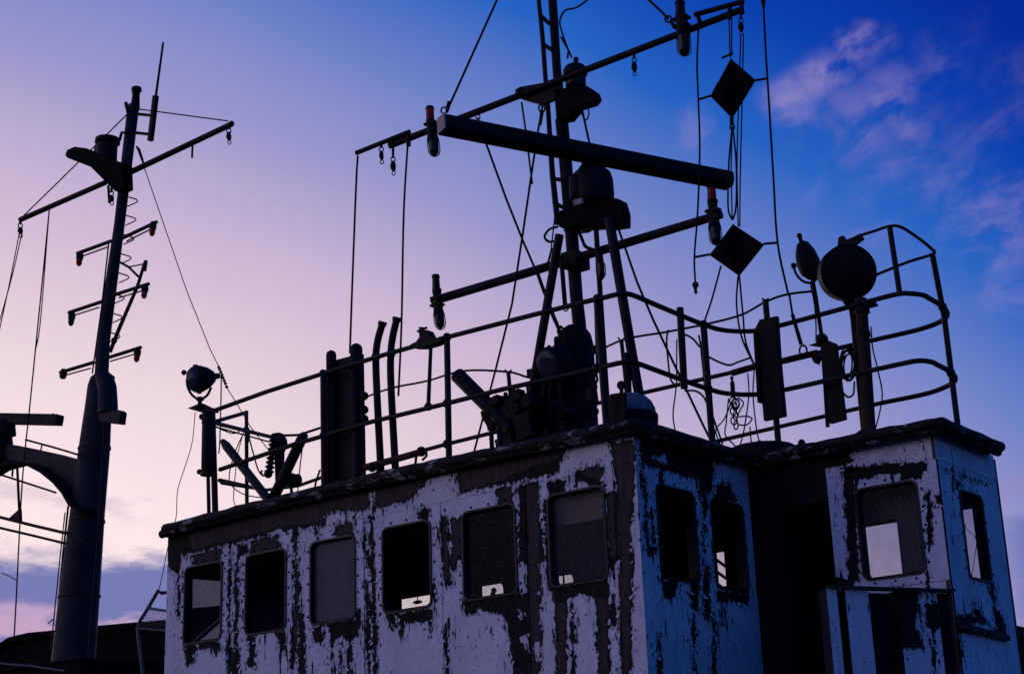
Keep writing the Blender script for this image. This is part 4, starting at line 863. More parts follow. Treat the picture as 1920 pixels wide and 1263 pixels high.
for lb, pts, w in (('loose wire looping under the rear rail right of the corner post', [(1310, 628), (1318, 660), (1335, 672), (1365, 684), (1385, 678), (1408, 670)], 4), ('loose wire dropping from the corner post to the roof', [(1313, 640), (1318, 690), (1324, 740), (1340, 790), (1355, 832)], 4), ('thin tangled wire left of the chain', [(1366, 746), (1362, 790), (1360, 815), (1378, 835)], 3),
                   ('thin wire straight behind the chain', [(1402, 700), (1404, 740), (1396, 800), (1388, 835)], 3), ('thin wire curling right of the chain', [(1384, 745), (1394, 755), (1388, 768), (1384, 780), (1400, 780), (1410, 785), (1400, 796), (1385, 796)], 3),
                   ('thin wire right of the tangle', [(1415, 680), (1412, 740), (1418, 800), (1424, 830)], 3), ('thin wire crossing low left of the chain', [(1372, 752), (1358, 785), (1342, 806), (1350, 832)], 3), ('thin curled wire end near the roof hatch', [(1406, 800), (1410, 830), (1425, 826), (1430, 832)], 3),
                   ('thin looped wire under the rear rail stub', [(1253, 618), (1250, 640), (1254, 690), (1258, 712), (1268, 724)], 4), ('thin wire trailing down below the rear rail', [(1269, 636), (1268, 720), (1262, 775), (1266, 808)], 3), ('thin cable along the rear stub to the corner post', [(1282, 626), (1298, 634), (1312, 650)], 4), ('thin cable below the rear stub', [(1284, 732), (1305, 733), (1320, 745), (1330, 770)], 4)):
    wire('loose_wire', lb, pts, 13.3, w, group='loose wires on the wing')

# ------------------------------------------------------------------ main mast
YM = 12.35
mm = thing('main_mast', foot(1100, 800, YM), 'main mast with two yards rising from the wheelhouse roof', 'mast')
part('lower_pole', mm, 'navy_steel', lambda b: pipe(b, [(1103, 830), (1086, 605), (1081, 560), (1071, 430), (1060, 300), (1053, 225)], YM, [27, 26, 25, 25, 25, 25], 16)); part('upper_pole', mm, 'navy_steel', lambda b: pipe(b, [(1053, 225), (1044, 130), (1036, 0), (1020, -240)], YM, [20, 17, 17, 15], 14))
part('side_pipe', mm, 'black_paint', lambda b: pipe(b, [(985, -240), (1010, 0), (1017, 67), (1023, 150), (1027, 195), (1036, 330), (1046, 420)], YM - .12, [7, 8, 9, 9, 9, 11, 12], 10))
for pts in ([(1012, 28), (1030, 45)], [(1020, 84), (1036, 95)], [(1035, 335), (1060, 338)], [(1038, 380), (1062, 392)]): part('pipe_bracket', mm, 'black_paint', lambda b: pipe(b, pts, YM - .1, 8))
part('top_yard', mm, 'black_paint', lambda b: pipe(b, [(731, 273), (1392, 18)], 12.1, 13, 12)); part('lower_yard', mm, 'navy_steel', lambda b: pipe(b, [(812, 564), (950, 523), (1352, 402)], 12.2, 17, 12))
for pts, w in (([(668, 287), (768, 247)], 9), ([(1303, 28), (1394, 3)], 10)): part('yard_spur', mm, 'black_paint', lambda b: pipe(b, pts, 12.06, w, 10))
for pts in ([(733, 276), (738, 258)], [(766, 249), (766, 274)], [(1308, 28), (1314, 48)], [(1368, 8), (1368, 36)], [(1390, 5), (1392, 26)]): part('spur_bracket', mm, 'black_paint', lambda b: pipe(b, pts, 12.07, 9, 8))
part('yard_bracket', mm, 'black_paint', lambda b: b.prism([P(*q, 12.12) for q in ((966, 168), (975, 163), (1050, 150), (1050, 180), (1015, 196), (985, 188), (968, 182))], (0, .05, 0))); part('yard_clamp', mm, 'black_paint', lambda b: b.obox(P(1079, 490, YM - .08), ((1, 0, 0), (0, 1, 0), (0, 0, 1)), (.09, .12, .08))); part('yard_clamp', mm, 'black_paint', lambda b: b.ball(P(976, 175, 12.1), .06, 10, 6))
part('cleat', mm, 'black_paint', lambda b: pipe(b, [(1084, 495), (1096, 499)], YM - .1, 11))
# tripod
part('tripod_leg', mm, 'navy_steel', lambda b: pipe(b, [(1049, 440), (1014, 640), (982, 830)], 11.95, 17, 12)); part('tripod_leg', mm, 'navy_steel', lambda b: pipe(b, [(1142, 410), (1181, 640), (1214, 830)], 11.95, 19, 12))
part('stay_pipe', mm, 'black_paint', lambda b: pipe(b, [(1117, 420), (1126, 560), (1143, 820)], 12.1, 10, 10)); part('stay_pipe', mm, 'black_paint', lambda b: pipe(b, [(1052, 480), (1060, 578)], 12.1, 9, 8)); part('pipe_hook', mm, 'black_paint', lambda b: pipe(b, [(1056, 574), (1060, 583), (1066, 578), (1066, 570)], 12.1, 3, 6, True)); part('sleeve', mm, 'black_paint', lambda b: pipe(b, [(1175, 662), (1178, 745)], 11.9, 14, 10))
# radar platform
part('radar_platform', mm, 'canvas', lambda b: b.prism([P(*q, 11.98) for q in ((1048, 396), (1062, 390), (1146, 371), (1158, 372), (1165, 395), (1165, 420), (1140, 424), (1085, 418), (1064, 428), (1048, 425))], (0, .16, 0)))
part('platform_rib', mm, 'black_paint', lambda b: b.bar(P(1060, 430, 12.1), P(1150, 424, 12.1), .05, .05))
# masthead lantern
lt = thing('masthead_lantern', P(1083, 190, 12.3), 'big round lantern on a bracket near the top of the main mast', 'lantern')
q0 = P(1080, 165, 12.3); r = wr(q0, 46)
part('lens', lt, 'clear_lens', lambda b: b.lathe(q0, (0, 0, 1), [(0, r * .84), (.15, r * .84)], 22)); part('cap', lt, 'black_paint', lambda b: b.lathe(q0 + V((0, 0, .14)), (0, 0, 1), [(0, r * .95), (.02, r * 1.02), (.06, r * 1.0), (.1, r * .8), (.13, r * .45)], 22))
part('tray', lt, 'canvas', lambda b: b.prism([P(*q, 12.12) for q in ((1040, 168), (1098, 160), (1112, 170), (1116, 182), (1108, 192), (1082, 200), (1074, 210), (1064, 222), (1045, 225))], (0, .12, 0))); part('vent', lt, 'black_paint', lambda b: b.ball(P(1080, 112, 12.3), .03))
part('guard', lt, 'black_paint', lambda b: pipe(b, [(1052, 70), (1066, 95), (1064, 110)], 12.3, 4)); 
wire('cable', 'thin curled cable from the lantern up past the mast head', [(1072, 108), (1062, 85), (1052, 55), (1050, 38), (1060, 20), (1082, 14), (1104, -2), (1115, -12)], 12.3, 4, m='navy_steel')
wire('cable', 'short bent cable hanging under the lantern tray', [(1086, 205), (1098, 225), (1104, 215), (1102, 200)], 12.3, 3)
# radar
ra = thing('radar', P(1105, 385, 12.05), 'long radar scanner bar on its gearbox, in front of the main mast', 'radar')
piv = P(1103, 287, 11.95); ZR = piv.z
e0, e1 = PZ(829, 232, ZR), PZ(1368, 338, ZR)
ax = (e1 - e0).normalized(); sd_ = ax.cross(V((0, 0, 1))).normalized(); hh, ww = .085, .08
def f(b):
    pr = [(-ww, -hh), (ww * .6, -hh), (ww, -hh * .3), (ww, hh * .7), (ww * .6, hh), (-ww, hh)]
    a_ = [e0 + sd_ * u - V((0, 0, 1)) * -v for u, v in pr]; b.prism(a_, e1 - e0)
part('scanner_bar', ra, 'navy_steel', f)
part('end_cap', ra, 'pale_cap', lambda b: b.obox(e0 - ax * .008, (ax, sd_, V((0, 0, 1))), (.008, ww * .96, hh * .95)))
part('bar_slot', ra, 'black_paint', lambda b: [b.bar(e0 + ax * .1 + s_ * sd_ * (ww + .004) - V((0, 0, .035)), e1 - ax * .1 + s_ * sd_ * (ww + .004) - V((0, 0, .035)), .012, .06) for s_ in (1, -1)])
def f(b):
    q0 = P(1113, 385, 12.08); r = wr(q0, 80); b.lathe(q0, (0, 0, 1), [(0, r * .9), (.02, r * .98), (.12, r), (.26, r * .98), (.33, r * .9), (.37, r * .7), (.39, r * .4)], 26)
part('gearbox', ra, 'navy_steel', f); part('motor', ra, 'navy_steel', lambda b: b.lathe(P(1082, 372, 11.92), (0, 0, 1), [(0, .06), (.02, .075), (.1, .075), (.11, .068), (.12, .075), (.22, .072), (.25, .04)], 18)); part('neck', ra, 'black_paint', lambda b: b.lathe(P(1105, 312, 12.0), (0, 0, 1), [(-.04, .12), (.02, .08), (.08, .07)], 16)); part('terminal_box', ra, 'pale_cap', lambda b: b.obox(P(1086, 379, 11.86), ((1, 0, 0), (0, 1, 0), (0, 0, 1)), (.045, .02, .028)))
# signal lamps on the yards
def lamp(label, x, y0, y1, y2, Y, topm, w=17, stalk=True):
    """upper lens from y0, socket at y1, lower caged glass down to y2"""
    t = thing('signal_lamp', P(x, y2, Y), label, 'signal lamp', 'signal lamps on the main mast yards')
    k = wr(P(x, y1, Y), 1) * 2
    part('upper_lens', t, topm, lambda b: (pipe(b, [(x - 2, y0 + 4), (x - 1, y0 + 28)], Y, [w * .86, w * .95], 14))); part('upper_cap', t, 'black_paint', lambda b: pipe(b, [(x - 2, y0), (x - 2, y0 + 5)], Y, [w * .8, w * 1.02], 14))
    part('upper_socket', t, 'black_paint', lambda b: pipe(b, [(x, y0 + 27), (x, y0 + 33), (x + 1, y1)], Y, [w * 1.15, w * 1.1, w * .7], 14)); part('socket', t, 'black_paint', lambda b: pipe(b, [(x + 1, y1 - 12), (x + 3, y1 + 14), (x + 4, y1 + 22)], Y, [w * 1.05, w * 1.2, w * 1.4], 14))
    def f(b):
        q = px([(x + 4, y1 + 20), (x + 6, y2 - 10), (x + 7, y2 - 4), (x + 7, y2)], Y); b.tube(q, [wr(p, w * c_) for p, c_ in zip(q, (1.15, 1.1, .85, .3))], 14)
    part('lower_glass', t, 'clear_lens' if y2 - y1 < 70 else 'clear_lens', f)
    for s_ in (-1, 1): part('cage_bar', t, 'black_paint', lambda b: pipe(b, [(x + 4 + s_ * w * .62, y1 + 20), (x + 6 + s_ * w * .64, y2 - 10), (x + 7 + s_ * w * .4, y2 - 1), (x + 7, y2 + 2)], Y, 2.2, 6, True))
    for yy in (y1 - 10, y1 + 4): part('clamp_plate', t, 'black_paint', lambda b: b.obox(P(x + 1, yy, Y), ((1, 0, 0), (0, 1, 0), (0, 0, 1)), (w * k * .75, w * k * .5, .012)))
lamp('caged lamp with a red upper lens left of the radar bar end', 808, 200, 242, 292, 11.98, 'red_lens', 17); lamp('dark caged lamp high on the right arm of the top yard', 1277, 2, 45, 104, 11.98, 'dull_red_lens', 20)
lamp('caged lamp on the left end of the lower yard', 819, 515, 568, 616, 12.06, 'dull_red_lens', 16); lamp('caged lamp with a red lens on the right end of the lower yard', 1336, 348, 405, 458, 12.06, 'red_lens', 18)
t = thing('red_lamp', P(1127, 530, 11.98), 'single caged red lamp hanging on the thin pipe under the radar platform', 'signal lamp')
part('socket', t, 'black_paint', lambda b: pipe(b, [(1124, 474), (1125, 495)], 12.0, [12, 16], 12)); part('glass', t, 'dull_red_lens', lambda b: pipe(b, [(1126, 494), (1127, 515), (1127, 524)], 12.0, [14, 14, 6], 12))
for s_ in (-1, 1): part('cage_bar', t, 'black_paint', lambda b: pipe(b, [(1126 + s_ * 8, 494), (1127 + s_ * 8, 514), (1127, 527)], 12.0, 2.2, 6, True))
# pulley blocks
def block(label, x, y, Y, h=20, w=11, group='pulley blocks on the yards', up=14):
    t = thing('pulley_block', P(x, y + h, Y), label, 'pulley block', group)
    part('shackle', t, 'black_paint', lambda b: (pipe(b, [(x, y - up), (x, y - 6)], Y, 5), b.tube([P(x + 4 * math.cos(a), y - 3 + 5 * math.sin(a), Y) for a in [2 * math.pi * i / 10 for i in range(11)]], wr(P(x, y, Y), 2.4), 6)))
    q = px([(x, y), (x, y + h * .2), (x, y + h * .55), (x + 1, y + h * .85), (x + 1, y + h)], Y)
    part('cheek', t, 'black_paint', lambda b: b.tube(q, [wr(p, w * c_) for p, c_ in zip(q, (.4, .85, 1.05, .7, .2))], 12)); part('sheave_eye', t, 'black_paint', lambda b: b.tube([P(x + 1 + 3 * math.cos(a), y + h + 3 + 4 * math.sin(a), Y) for a in [2 * math.pi * i / 10 for i in range(11)]], wr(P(x, y, Y), 2), 6))
block('small pulley block under the left spur of the top yard', 715, 283, 12.08, 18, 9); block('larger pulley block on a chain left of the red lamp', 737, 302, 12.08, 20, 11, up=34); block('pulley block hanging midway along the right arm of the top yard', 1189, 116, 12.1, 20, 11); block('pulley block at the right end of the top yard above the upper diamond', 1389, 42, 12.06, 18, 11); block('small block under the top yard by the radar bar end', 896, 222, 12.1, 2, 6)
# ropes and stays
def rope(label, pts, Y, w=3.5, name='halyard', cat='rope', group=None, curved=True): return wire(name, label, pts, Y, w, cat, curved, 'rope', group)
rope('halyard dropping from the left tip of the top yard to the tall board', [(671, 292), (668, 340), (661, 520), (656, 662)], 11.9, 4); rope('halyard dropping from the left spur to the slack wire', [(765, 262), (757, 400), (753, 600), (747, 742)], 11.9, 4)
rope('stay running up left from the radar bar end out of the picture', [(838, 212), (844, 195), (932, 0), (1010, -175)], 12.08, 4.5, 'stay', curved=False)
rope('stay crossing from the left of the radar bar down to the mast foot', [(911, 268), (950, 375), (982, 455), (1006, 510), (1050, 618)], 12.15, 5, 'stay', curved=False); rope('long stay slanting down left behind the railing', [(1018, 195), (1008, 250), (996, 330), (980, 440), (960, 570), (930, 690), (888, 850)], [12.1] * 5 + [12.6, 13.2], 4.5, 'stay', curved=False)
rope('stay dropping straight from the top yard bracket', [(978, 192), (985, 240), (998, 345)], 12.1, 4, 'stay', curved=False); rope('stay slanting right behind the right tripod leg', [(1090, 200), (1105, 268), (1160, 430), (1195, 530), (1225, 600), (1270, 695), (1320, 800), (1335, 830)], [12.3] * 5 + [12.8, 13.2, 13.3], 5, 'stay', curved=False)
rope('thin line left of the mast below the platform', [(1041, 400), (1033, 470), (1025, 500)], 12.1, 3, 'stay', curved=False); rope('black cable looping left of the mast above the lower yard', [(1046, 425), (1030, 430), (1021, 444), (1030, 453), (1046, 450)], 12.1, 5, 'cable', 'cable'); rope('black cable arching from the mast down to the lower yard', [(1046, 458), (1034, 470), (1028, 490), (1010, 505)], 12.15, 4, 'cable', 'cable'); rope('thick cable bending right of the mast under the platform', [(1084, 430), (1092, 450), (1098, 462), (1115, 470)], 12.2, 7, 'cable', 'cable'); rope('cable arc between mast and thin pipe', [(1090, 436), (1105, 434), (1112, 426), (1100, 420)], 12.2, 4, 'cable', 'cable')
rope('stay running up left from the lamp on the top yard right arm', [(1253, 36), (1240, 22), (1216, 0), (1170, -50)], 12.08, 5, 'stay', curved=False); rope('twisted chain of shackles from lower yard to mast housing', [(1008, 512), (1016, 535), (1024, 556), (1036, 590), (1045, 610), (1052, 628)], 12.1, 8, 'shackle_chain', 'chain')
t = thing('rope_eye', P(1254, 30, 12.05), 'iron eye holding the stay at the top yard right arm', 'eye ring'); part('ring', t, 'black_paint', lambda b: b.tube([P(1253 + 6 * math.cos(a), 36 + 6 * math.sin(a), 12.05) for a in [2 * math.pi * i / 14 for i in range(15)]], .010, 8)); part('tongue', t, 'black_paint', lambda b: pipe(b, [(1258, 41), (1264, 50)], 12.05, 8))
t = thing('rope_eye', P(836, 210, 12.05), 'iron eye holding the stay above the radar bar end', 'eye ring'); part('ring', t, 'black_paint', lambda b: b.tube([P(832 + 5 * math.cos(a), 207 + 6 * math.sin(a), 12.05) for a in [2 * math.pi * i / 14 for i in range(15)]], .009, 8)); part('tongue', t, 'black_paint', lambda b: pipe(b, [(838, 203), (842, 190)], 12.05, 6))
t = thing('rope_eye', P(1016, 205, 12.05), 'iron eye with a rope splice under the top yard bracket', 'eye ring'); part('ring', t, 'black_paint', lambda b: b.tube([P(1016 + 6 * math.cos(a), 203 + 7 * math.sin(a), 12.05) for a in [2 * math.pi * i / 14 for i in range(15)]], .010, 8)); part('splice', t, 'black_paint', lambda b: pipe(b, [(1016, 210), (1013, 235)], 12.05, [8, 5]))
# day shapes
def diamond(label, top, right_, bot, left_, Y):
    c = (P(*top, Y) + P(*bot, Y)) / 2; t = thing('day_shape', P(*bot, Y), label, 'day shape', 'black diamond day shapes')
    A, B_, C_, D_ = [P(*q, Y) for q in (top, right_, bot, left_)]
    part('main_leaf', t, 'canvas', lambda b: b.prism([A, B_, C_, D_], (0, .012, 0)))
    w2 = (B_ - D_).length * .5; mid = (B_ + D_) / 2; dy = V((0.25, 1, 0)).normalized() * w2 * .8
    part('cross_leaf', t, 'canvas', lambda b: b.prism([A, mid + dy, C_, mid - dy], (.010, 0, 0)))
    hy = V((0, 0, 1)) * .004
    part('spreader', t, 'black_paint', lambda b: b.tube([D_, B_], .009, 6)); part('spreader', t, 'black_paint', lambda b: b.tube([mid - dy, mid + dy], .009, 6))
    part('rim_cord', t, 'rope', lambda b: b.tube([mid - dy, D_, mid + dy, B_, mid - dy], .005, 6))
    return t
diamond('upper black diamond shape hanging by the right end of the top yard', (1370, 110), (1416, 150), (1372, 222), (1332, 181), 12.0); diamond('lower black diamond shape hanging beside the red lamp', (1374, 420), (1432, 458), (1385, 517), (1330, 478), 12.0)
for lb, pts, w in (('left guide rope of the diamonds ending in a knot', [(1310, 45), (1307, 120), (1309, 180), (1312, 280), (1308, 400), (1302, 482), (1304, 535)], 4), ('right guide rope of the diamonds running down to the railing', [(1431, 0), (1436, 100), (1441, 180), (1450, 330), (1458, 455), (1478, 552)], 4.5),
                   ('halyard from the yard end to the top of the upper diamond', [(1367, 35), (1368, 70), (1369, 108)], 3), ('second halyard to the top of the upper diamond', [(1372, 35), (1372, 105)], 3), ('halyard running behind the upper diamond', [(1389, 65), (1386, 160), (1382, 300), (1384, 425)], 3), ('thin halyard parallel behind the diamonds', [(1394, 65), (1391, 200), (1388, 330), (1387, 425)], 3),
                   ('rope from the upper diamond foot to the lower diamond, left strand', [(1373, 238), (1367, 300), (1365, 360), (1366, 395), (1373, 412)], 4), ('rope from the upper diamond foot to the lower diamond, right strand', [(1374, 238), (1380, 300), (1381, 360), (1379, 395), (1374, 412)], 4), ('middle rope between the two diamonds', [(1373, 225), (1371, 320), (1373, 412)], 3),
                   ('rope from the lower diamond slanting down left to the railing', [(1352, 498), (1335, 560), (1320, 605)], 4), ('left rope from the lower diamond foot down to the fat pipe', [(1384, 517), (1381, 570), (1390, 630), (1412, 680)], 4), ('right rope from the lower diamond foot down to the fat pipe', [(1386, 514), (1393, 590), (1398, 640), (1414, 684)], 4)):
    rope(lb, pts, 11.95 if 'behind' not in lb else 12.15, w, group='ropes of the day shapes')
for lb, p0, p1 in (('short tie from the left guide rope to the upper diamond', (1309, 187), (1332, 180)), ('short tie from the upper diamond to the right guide rope', (1416, 151), (1440, 147)), ('short tie from the left guide rope to the lower diamond', (1303, 482), (1330, 477)), ('short tie from the lower diamond to the right guide rope', (1432, 457), (1458, 455)), ('short stick tied at the head of the upper diamond', (1354, 109), (1374, 100))):
    rope(lb, [p0, p1], 11.96, 5, 'tie_cord', 'cord', 'ties of the day shapes')
t = thing('rope_knot', P(1305, 550, 11.95), 'knotted rope end dangling left of the lower diamond', 'knot'); part('knot', t, 'rope', lambda b: b.ball(P(1304, 534, 11.95), .032, 8, 6)); part('tail', t, 'rope', lambda b: pipe(b, [(1303, 536), (1305, 550)], 11.95, [7, 6]))
t = thing('rope_thimble', P(1373, 240, 11.95), 'rope thimble under the upper diamond', 'thimble'); part('splice', t, 'rope', lambda b: pipe(b, [(1372, 220), (1372, 232)], 11.95, 8)); part('ring', t, 'black_paint', lambda b: b.tube([P(1373 + 4 * math.cos(a), 238 + 6 * math.sin(a), 11.95) for a in [2 * math.pi * i / 12 for i in range(13)]], .008, 6))
t = thing('rope_splice', P(1432, 15, 11.95), 'thick spliced head of the right guide rope at the picture top', 'splice'); part('splice', t, 'rope', lambda b: pipe(b, [(1430, -14), (1431, 4), (1432, 18)], 11.95, [10, 9, 4])); part('thimble', t, 'black_paint', lambda b: b.ball(P(1430, -14, 11.95), .04))

# ------------------------------------------------------------------ the other ship's mast
YL = 15.0
lm = thing('column_mast', (P(140, 1240, YL).x, YL, 2.6), 'tapering grey column mast of the neighbouring ship', 'mast')
def cpath(rows, mb, seg=20, Y=YL):
    q = [P((a + b_) / 2, y, Y) for y, a, b_ in rows]; mb.tube(q, [wr(p, abs(b_ - a)) for p, (y, a, b_) in zip(q, rows)], seg)
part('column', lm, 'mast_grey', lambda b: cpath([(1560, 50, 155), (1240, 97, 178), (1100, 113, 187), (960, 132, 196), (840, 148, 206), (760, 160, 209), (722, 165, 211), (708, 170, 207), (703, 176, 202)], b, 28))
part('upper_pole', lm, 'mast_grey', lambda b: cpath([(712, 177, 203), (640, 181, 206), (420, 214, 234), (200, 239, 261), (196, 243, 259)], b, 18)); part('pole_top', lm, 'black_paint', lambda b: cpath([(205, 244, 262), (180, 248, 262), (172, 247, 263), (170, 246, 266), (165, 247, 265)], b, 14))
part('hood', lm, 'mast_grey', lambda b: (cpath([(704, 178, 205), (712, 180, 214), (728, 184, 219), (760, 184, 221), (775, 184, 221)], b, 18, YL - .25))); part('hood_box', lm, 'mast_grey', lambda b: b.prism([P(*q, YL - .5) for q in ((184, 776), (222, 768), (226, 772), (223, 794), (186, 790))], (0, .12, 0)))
part('cable_pipe', lm, 'black_paint', lambda b: pipe(b, [(128, 948), (118, 1040), (100, 1240)], YL - .2, 4)); part('cable_pipe', lm, 'black_paint', lambda b: pipe(b, [(122, 960), (112, 1050), (95, 1220)], YL - .2, 2.5)); part('cable_pipe', lm, 'black_paint', lambda b: pipe(b, [(204, 455), (190, 580), (173, 700)], YL - .1, 3))
part('side_seam', lm, 'black_paint', lambda b: pipe(b, [(196, 800), (188, 960), (165, 1240)], YL - .45, 4))
for y_, a_, b_ in ((1120, 110, 187), (980, 130, 196), (842, 147, 207)):
    part('weld_band', lm, 'mast_grey', lambda b: b.lathe(P((a_ + b_) / 2, y_, YL), (-.04, 0, 1), [(0, wr(P(a_, y_, YL), b_ - a_) * 1.012), (.03, wr(P(a_, y_, YL), b_ - a_) * 1.012)], 28))
# arm carrying the radar
TH = .5
top = [(-140, 822), (-60, 826), (30, 834), (90, 847), (152, 864)]; bot = [(150, 960), (128, 948), (115, 925), (98, 905), (75, 886), (50, 873), (20, 868), (-10, 876), (-50, 900), (-140, 930)]
part('radar_arm', lm, 'mast_grey', lambda b: b.prism([P(*q, YL - .15) for q in top + bot], (0, .3, 0)))
def f(b):
    q = bot
    for (a_, c_), (d_, e_) in zip(q[:-1], q[1:]):
        b.prism([P(a_, c_, YL - .4), P(d_, e_, YL - .4), P(d_ + 3, e_ - 6, YL - .4), P(a_ + 3, c_ - 6, YL - .4)], (0, .3, 0))
part('arm_flange', lm, 'hull_steel', f)
part('arm_rail', lm, 'black_paint', lambda b: pipe(b, [(48, 824), (100, 838), (150, 853)], YL - .3, 4)); part('arm_rail_post', lm, 'black_paint', lambda b: pipe(b, [(79, 833), (76, 846)], YL - .3, 3))
# lower rails and struts hanging left of the column
part('footrope_rail', lm, 'black_paint', lambda b: pipe(b, [(-60, 870), (0, 889), (105, 923)], YL - .2, 4)); part('hanger', lm, 'black_paint', lambda b: pipe(b, [(10, 860), (10, 878), (2, 888)], YL - .2, 4)); part('hanger', lm, 'black_paint', lambda b: pipe(b, [(25, 862), (23, 893)], YL - .2, 4)); part('hanger', lm, 'black_paint', lambda b: pipe(b, [(32, 868), (37, 975)], YL - .2, 5))
part('gusset', lm, 'black_paint', lambda b: b.prism([P(*q, YL - .2) for q in ((15, 972), (36, 953), (37, 976))], (0, .05, 0)))
part('long_rail', lm, 'black_paint', lambda b: pipe(b, [(-80, 950), (0, 969), (60, 984), (128, 1000)], YL - .3, 6)); part('long_rail', lm, 'black_paint', lambda b: pipe(b, [(-80, 970), (0, 989), (60, 1003), (122, 1018)], YL - .3, 5)); part('rail_tail', lm, 'black_paint', lambda b: pipe(b, [(125, 997), (158, 1013)], YL - .55, 4))
# second radar
r2 = thing('radar', P(10, 838, YL), 'radar scanner on a drum at the left edge, on the column mast arm', 'radar')
zr = P(40, 786, YL - .1).z
def f(b): b.bar(P(-130, 782, YL - .4), P(112, 787, YL + .1), .17, .165)
part('scanner_bar', r2, 'navy_steel', f); part('bar_fin', r2, 'black_paint', lambda b: b.prism([P(*q, YL + .05) for q in ((96, 778), (98, 774), (104, 777))], (0, .03, 0)))
part('drum', r2, 'black_paint', lambda b: b.lathe(P(-50, 822, YL - .1), P(48, 824, YL - .1) - P(-50, 822, YL - .1), [(0, .1), (.05, .15), (.5, .155), (.72, .15), (.78, .11), (.8, .04)], 20)); part('neck', r2, 'black_paint', lambda b: pipe(b, [(8, 815), (10, 790)], YL - .1, [44, 36], 16)); part('drum_foot', r2, 'black_paint', lambda b: pipe(b, [(0, 870), (0, 815)], YL - .1, [56, 44], 16))
# lamp arms
for lb, a_, c_ in (('l', [(145, 475), (208, 452)], [(228, 447), (294, 416)]), ('m', [(129, 586), (192, 565)], [(213, 553), (279, 532)]), ('n', [(113, 698), (176, 679)], [(197, 672), (264, 651)])):
    for pts in (a_, c_):
        part('lamp_arm', lm, 'black_paint', lambda b: pipe(b, pts, YL - .1, 7, 10)); part('arm_conduit', lm, 'black_paint', lambda b: pipe(b, [(pts[0][0] + 10, pts[0][1] + 5), (pts[1][0] - 6, pts[1][1] + 11)], YL - .1, 3))
def sig(label, x, y, m, big=True):
    t = thing('signal_lamp', P(x, y + 12, YL - .1), label, 'signal lamp', 'signal lamps on the column mast')
    part('socket', t, 'black_paint', lambda b: pipe(b, [(x + 1, y - 16), (x + 1, y - 10), (x, y - 2)], YL - .1, [9, 14, 13], 12))
    if m: part('lens', t, m, lambda b: pipe(b, [(x, y - 3), (x - 1, y + 6), (x - 1, y + 10)], YL - .1, [11, 11, 6], 12))
    else: part('empty_rim', t, 'black_paint', lambda b: pipe(b, [(x, y - 3), (x, y + 1)], YL - .1, [14, 10], 12))
sig('red lamp at the left end of the uppermost lamp arm', 149, 488, 'red_lens'); sig('orange lamp at the right end of the uppermost lamp arm', 286, 432, 'amber_lens'); sig('grey lamp at the left end of the middle lamp arm', 134, 600, 'clear_lens'); sig('pale brown lamp at the right end of the middle lamp arm', 271, 549, 'pale_lens'); sig('empty lamp socket at the left end of the lowest lamp arm', 118, 708, None); sig('orange red lamp at the right end of the lowest lamp arm', 257, 668, 'red_lens')
# rungs
for x, y in ((243, 376), (240, 411), (236, 447), (231, 483), (227, 519), (218, 558), (214, 594), (210, 630), (200, 707)):
    part('rung', lm, 'black_paint', lambda b: b.tube(px([(x - 6, y - 8), (x + 13, y - 2), (x + 15, y + 1), (x + 12, y + 4), (x - 4, y + 11)], YL - .05), .011, 6))
part('derrick', lm, 'black_paint', lambda b: pipe(b, [(272, 490), (258, 536), (223, 617), (206, 660)], YL - .1, [6, 7, 8, 8], 10)); part('derrick_head', lm, 'black_paint', lambda b: pipe(b, [(274, 488), (270, 508)], YL - .1, [7, 9])); part('derrick_link', lm, 'black_paint', lambda b: pipe(b, [(226, 492), (242, 501), (259, 518)], YL - .1, 5)); part('derrick_link', lm, 'black_paint', lambda b: pipe(b, [(242, 500), (270, 495)], YL - .1, 3)); part('derrick_hinge', lm, 'black_paint', lambda b: b.ball(P(214, 638, YL - .1), .05))
part('yard', lm, 'black_paint', lambda b: pipe(b, [(38, 412), (198, 342)], YL - .1, 10, 10)); part('yard', lm, 'black_paint', lambda b: pipe(b, [(238, 326), (434, 233)], YL - .1, 11, 10)); part('yard_cap', lm, 'black_paint', lambda b: b.ball(P(434, 232, YL - .1), .045)); part('yard_cap', lm, 'black_paint', lambda b: b.ball(P(39, 412, YL - .1), .04)); part('hanger', lm, 'black_paint', lambda b: pipe(b, [(361, 272), (360, 296)], YL - .1, 4))
part('lantern_tray', lm, 'canvas', lambda b: b.prism([P(*q, YL - .35) for q in ((122, 290), (126, 281), (140, 275), (162, 278), (183, 289), (229, 305), (231, 350), (215, 358), (199, 342), (170, 313), (126, 296))], (0, .2, 0)))
ln_ = thing('masthead_lantern', P(200, 305, YL), 'drum lantern on the bracket near the top of the column mast', 'lantern')
q0 = P(200, 302, YL - .05); r = wr(q0, 38)
part('body', ln_, 'navy_steel', lambda b: b.lathe(q0, (0, 0, 1), [(0, r), (.30, r)], 20)); part('lens', ln_, 'clear_lens', lambda b: b.lathe(q0 + V((-.05, -.04, .06)), (0, 0, 1), [(0, r * .9), (.18, r * .9)], 20)); part('cap', ln_, 'black_paint', lambda b: b.lathe(q0 + V((0, 0, .3)), (0, 0, 1), [(0, r * 1.1), (.02, r * 1.25), (.09, r * 1.2), (.12, r * .8)], 20))
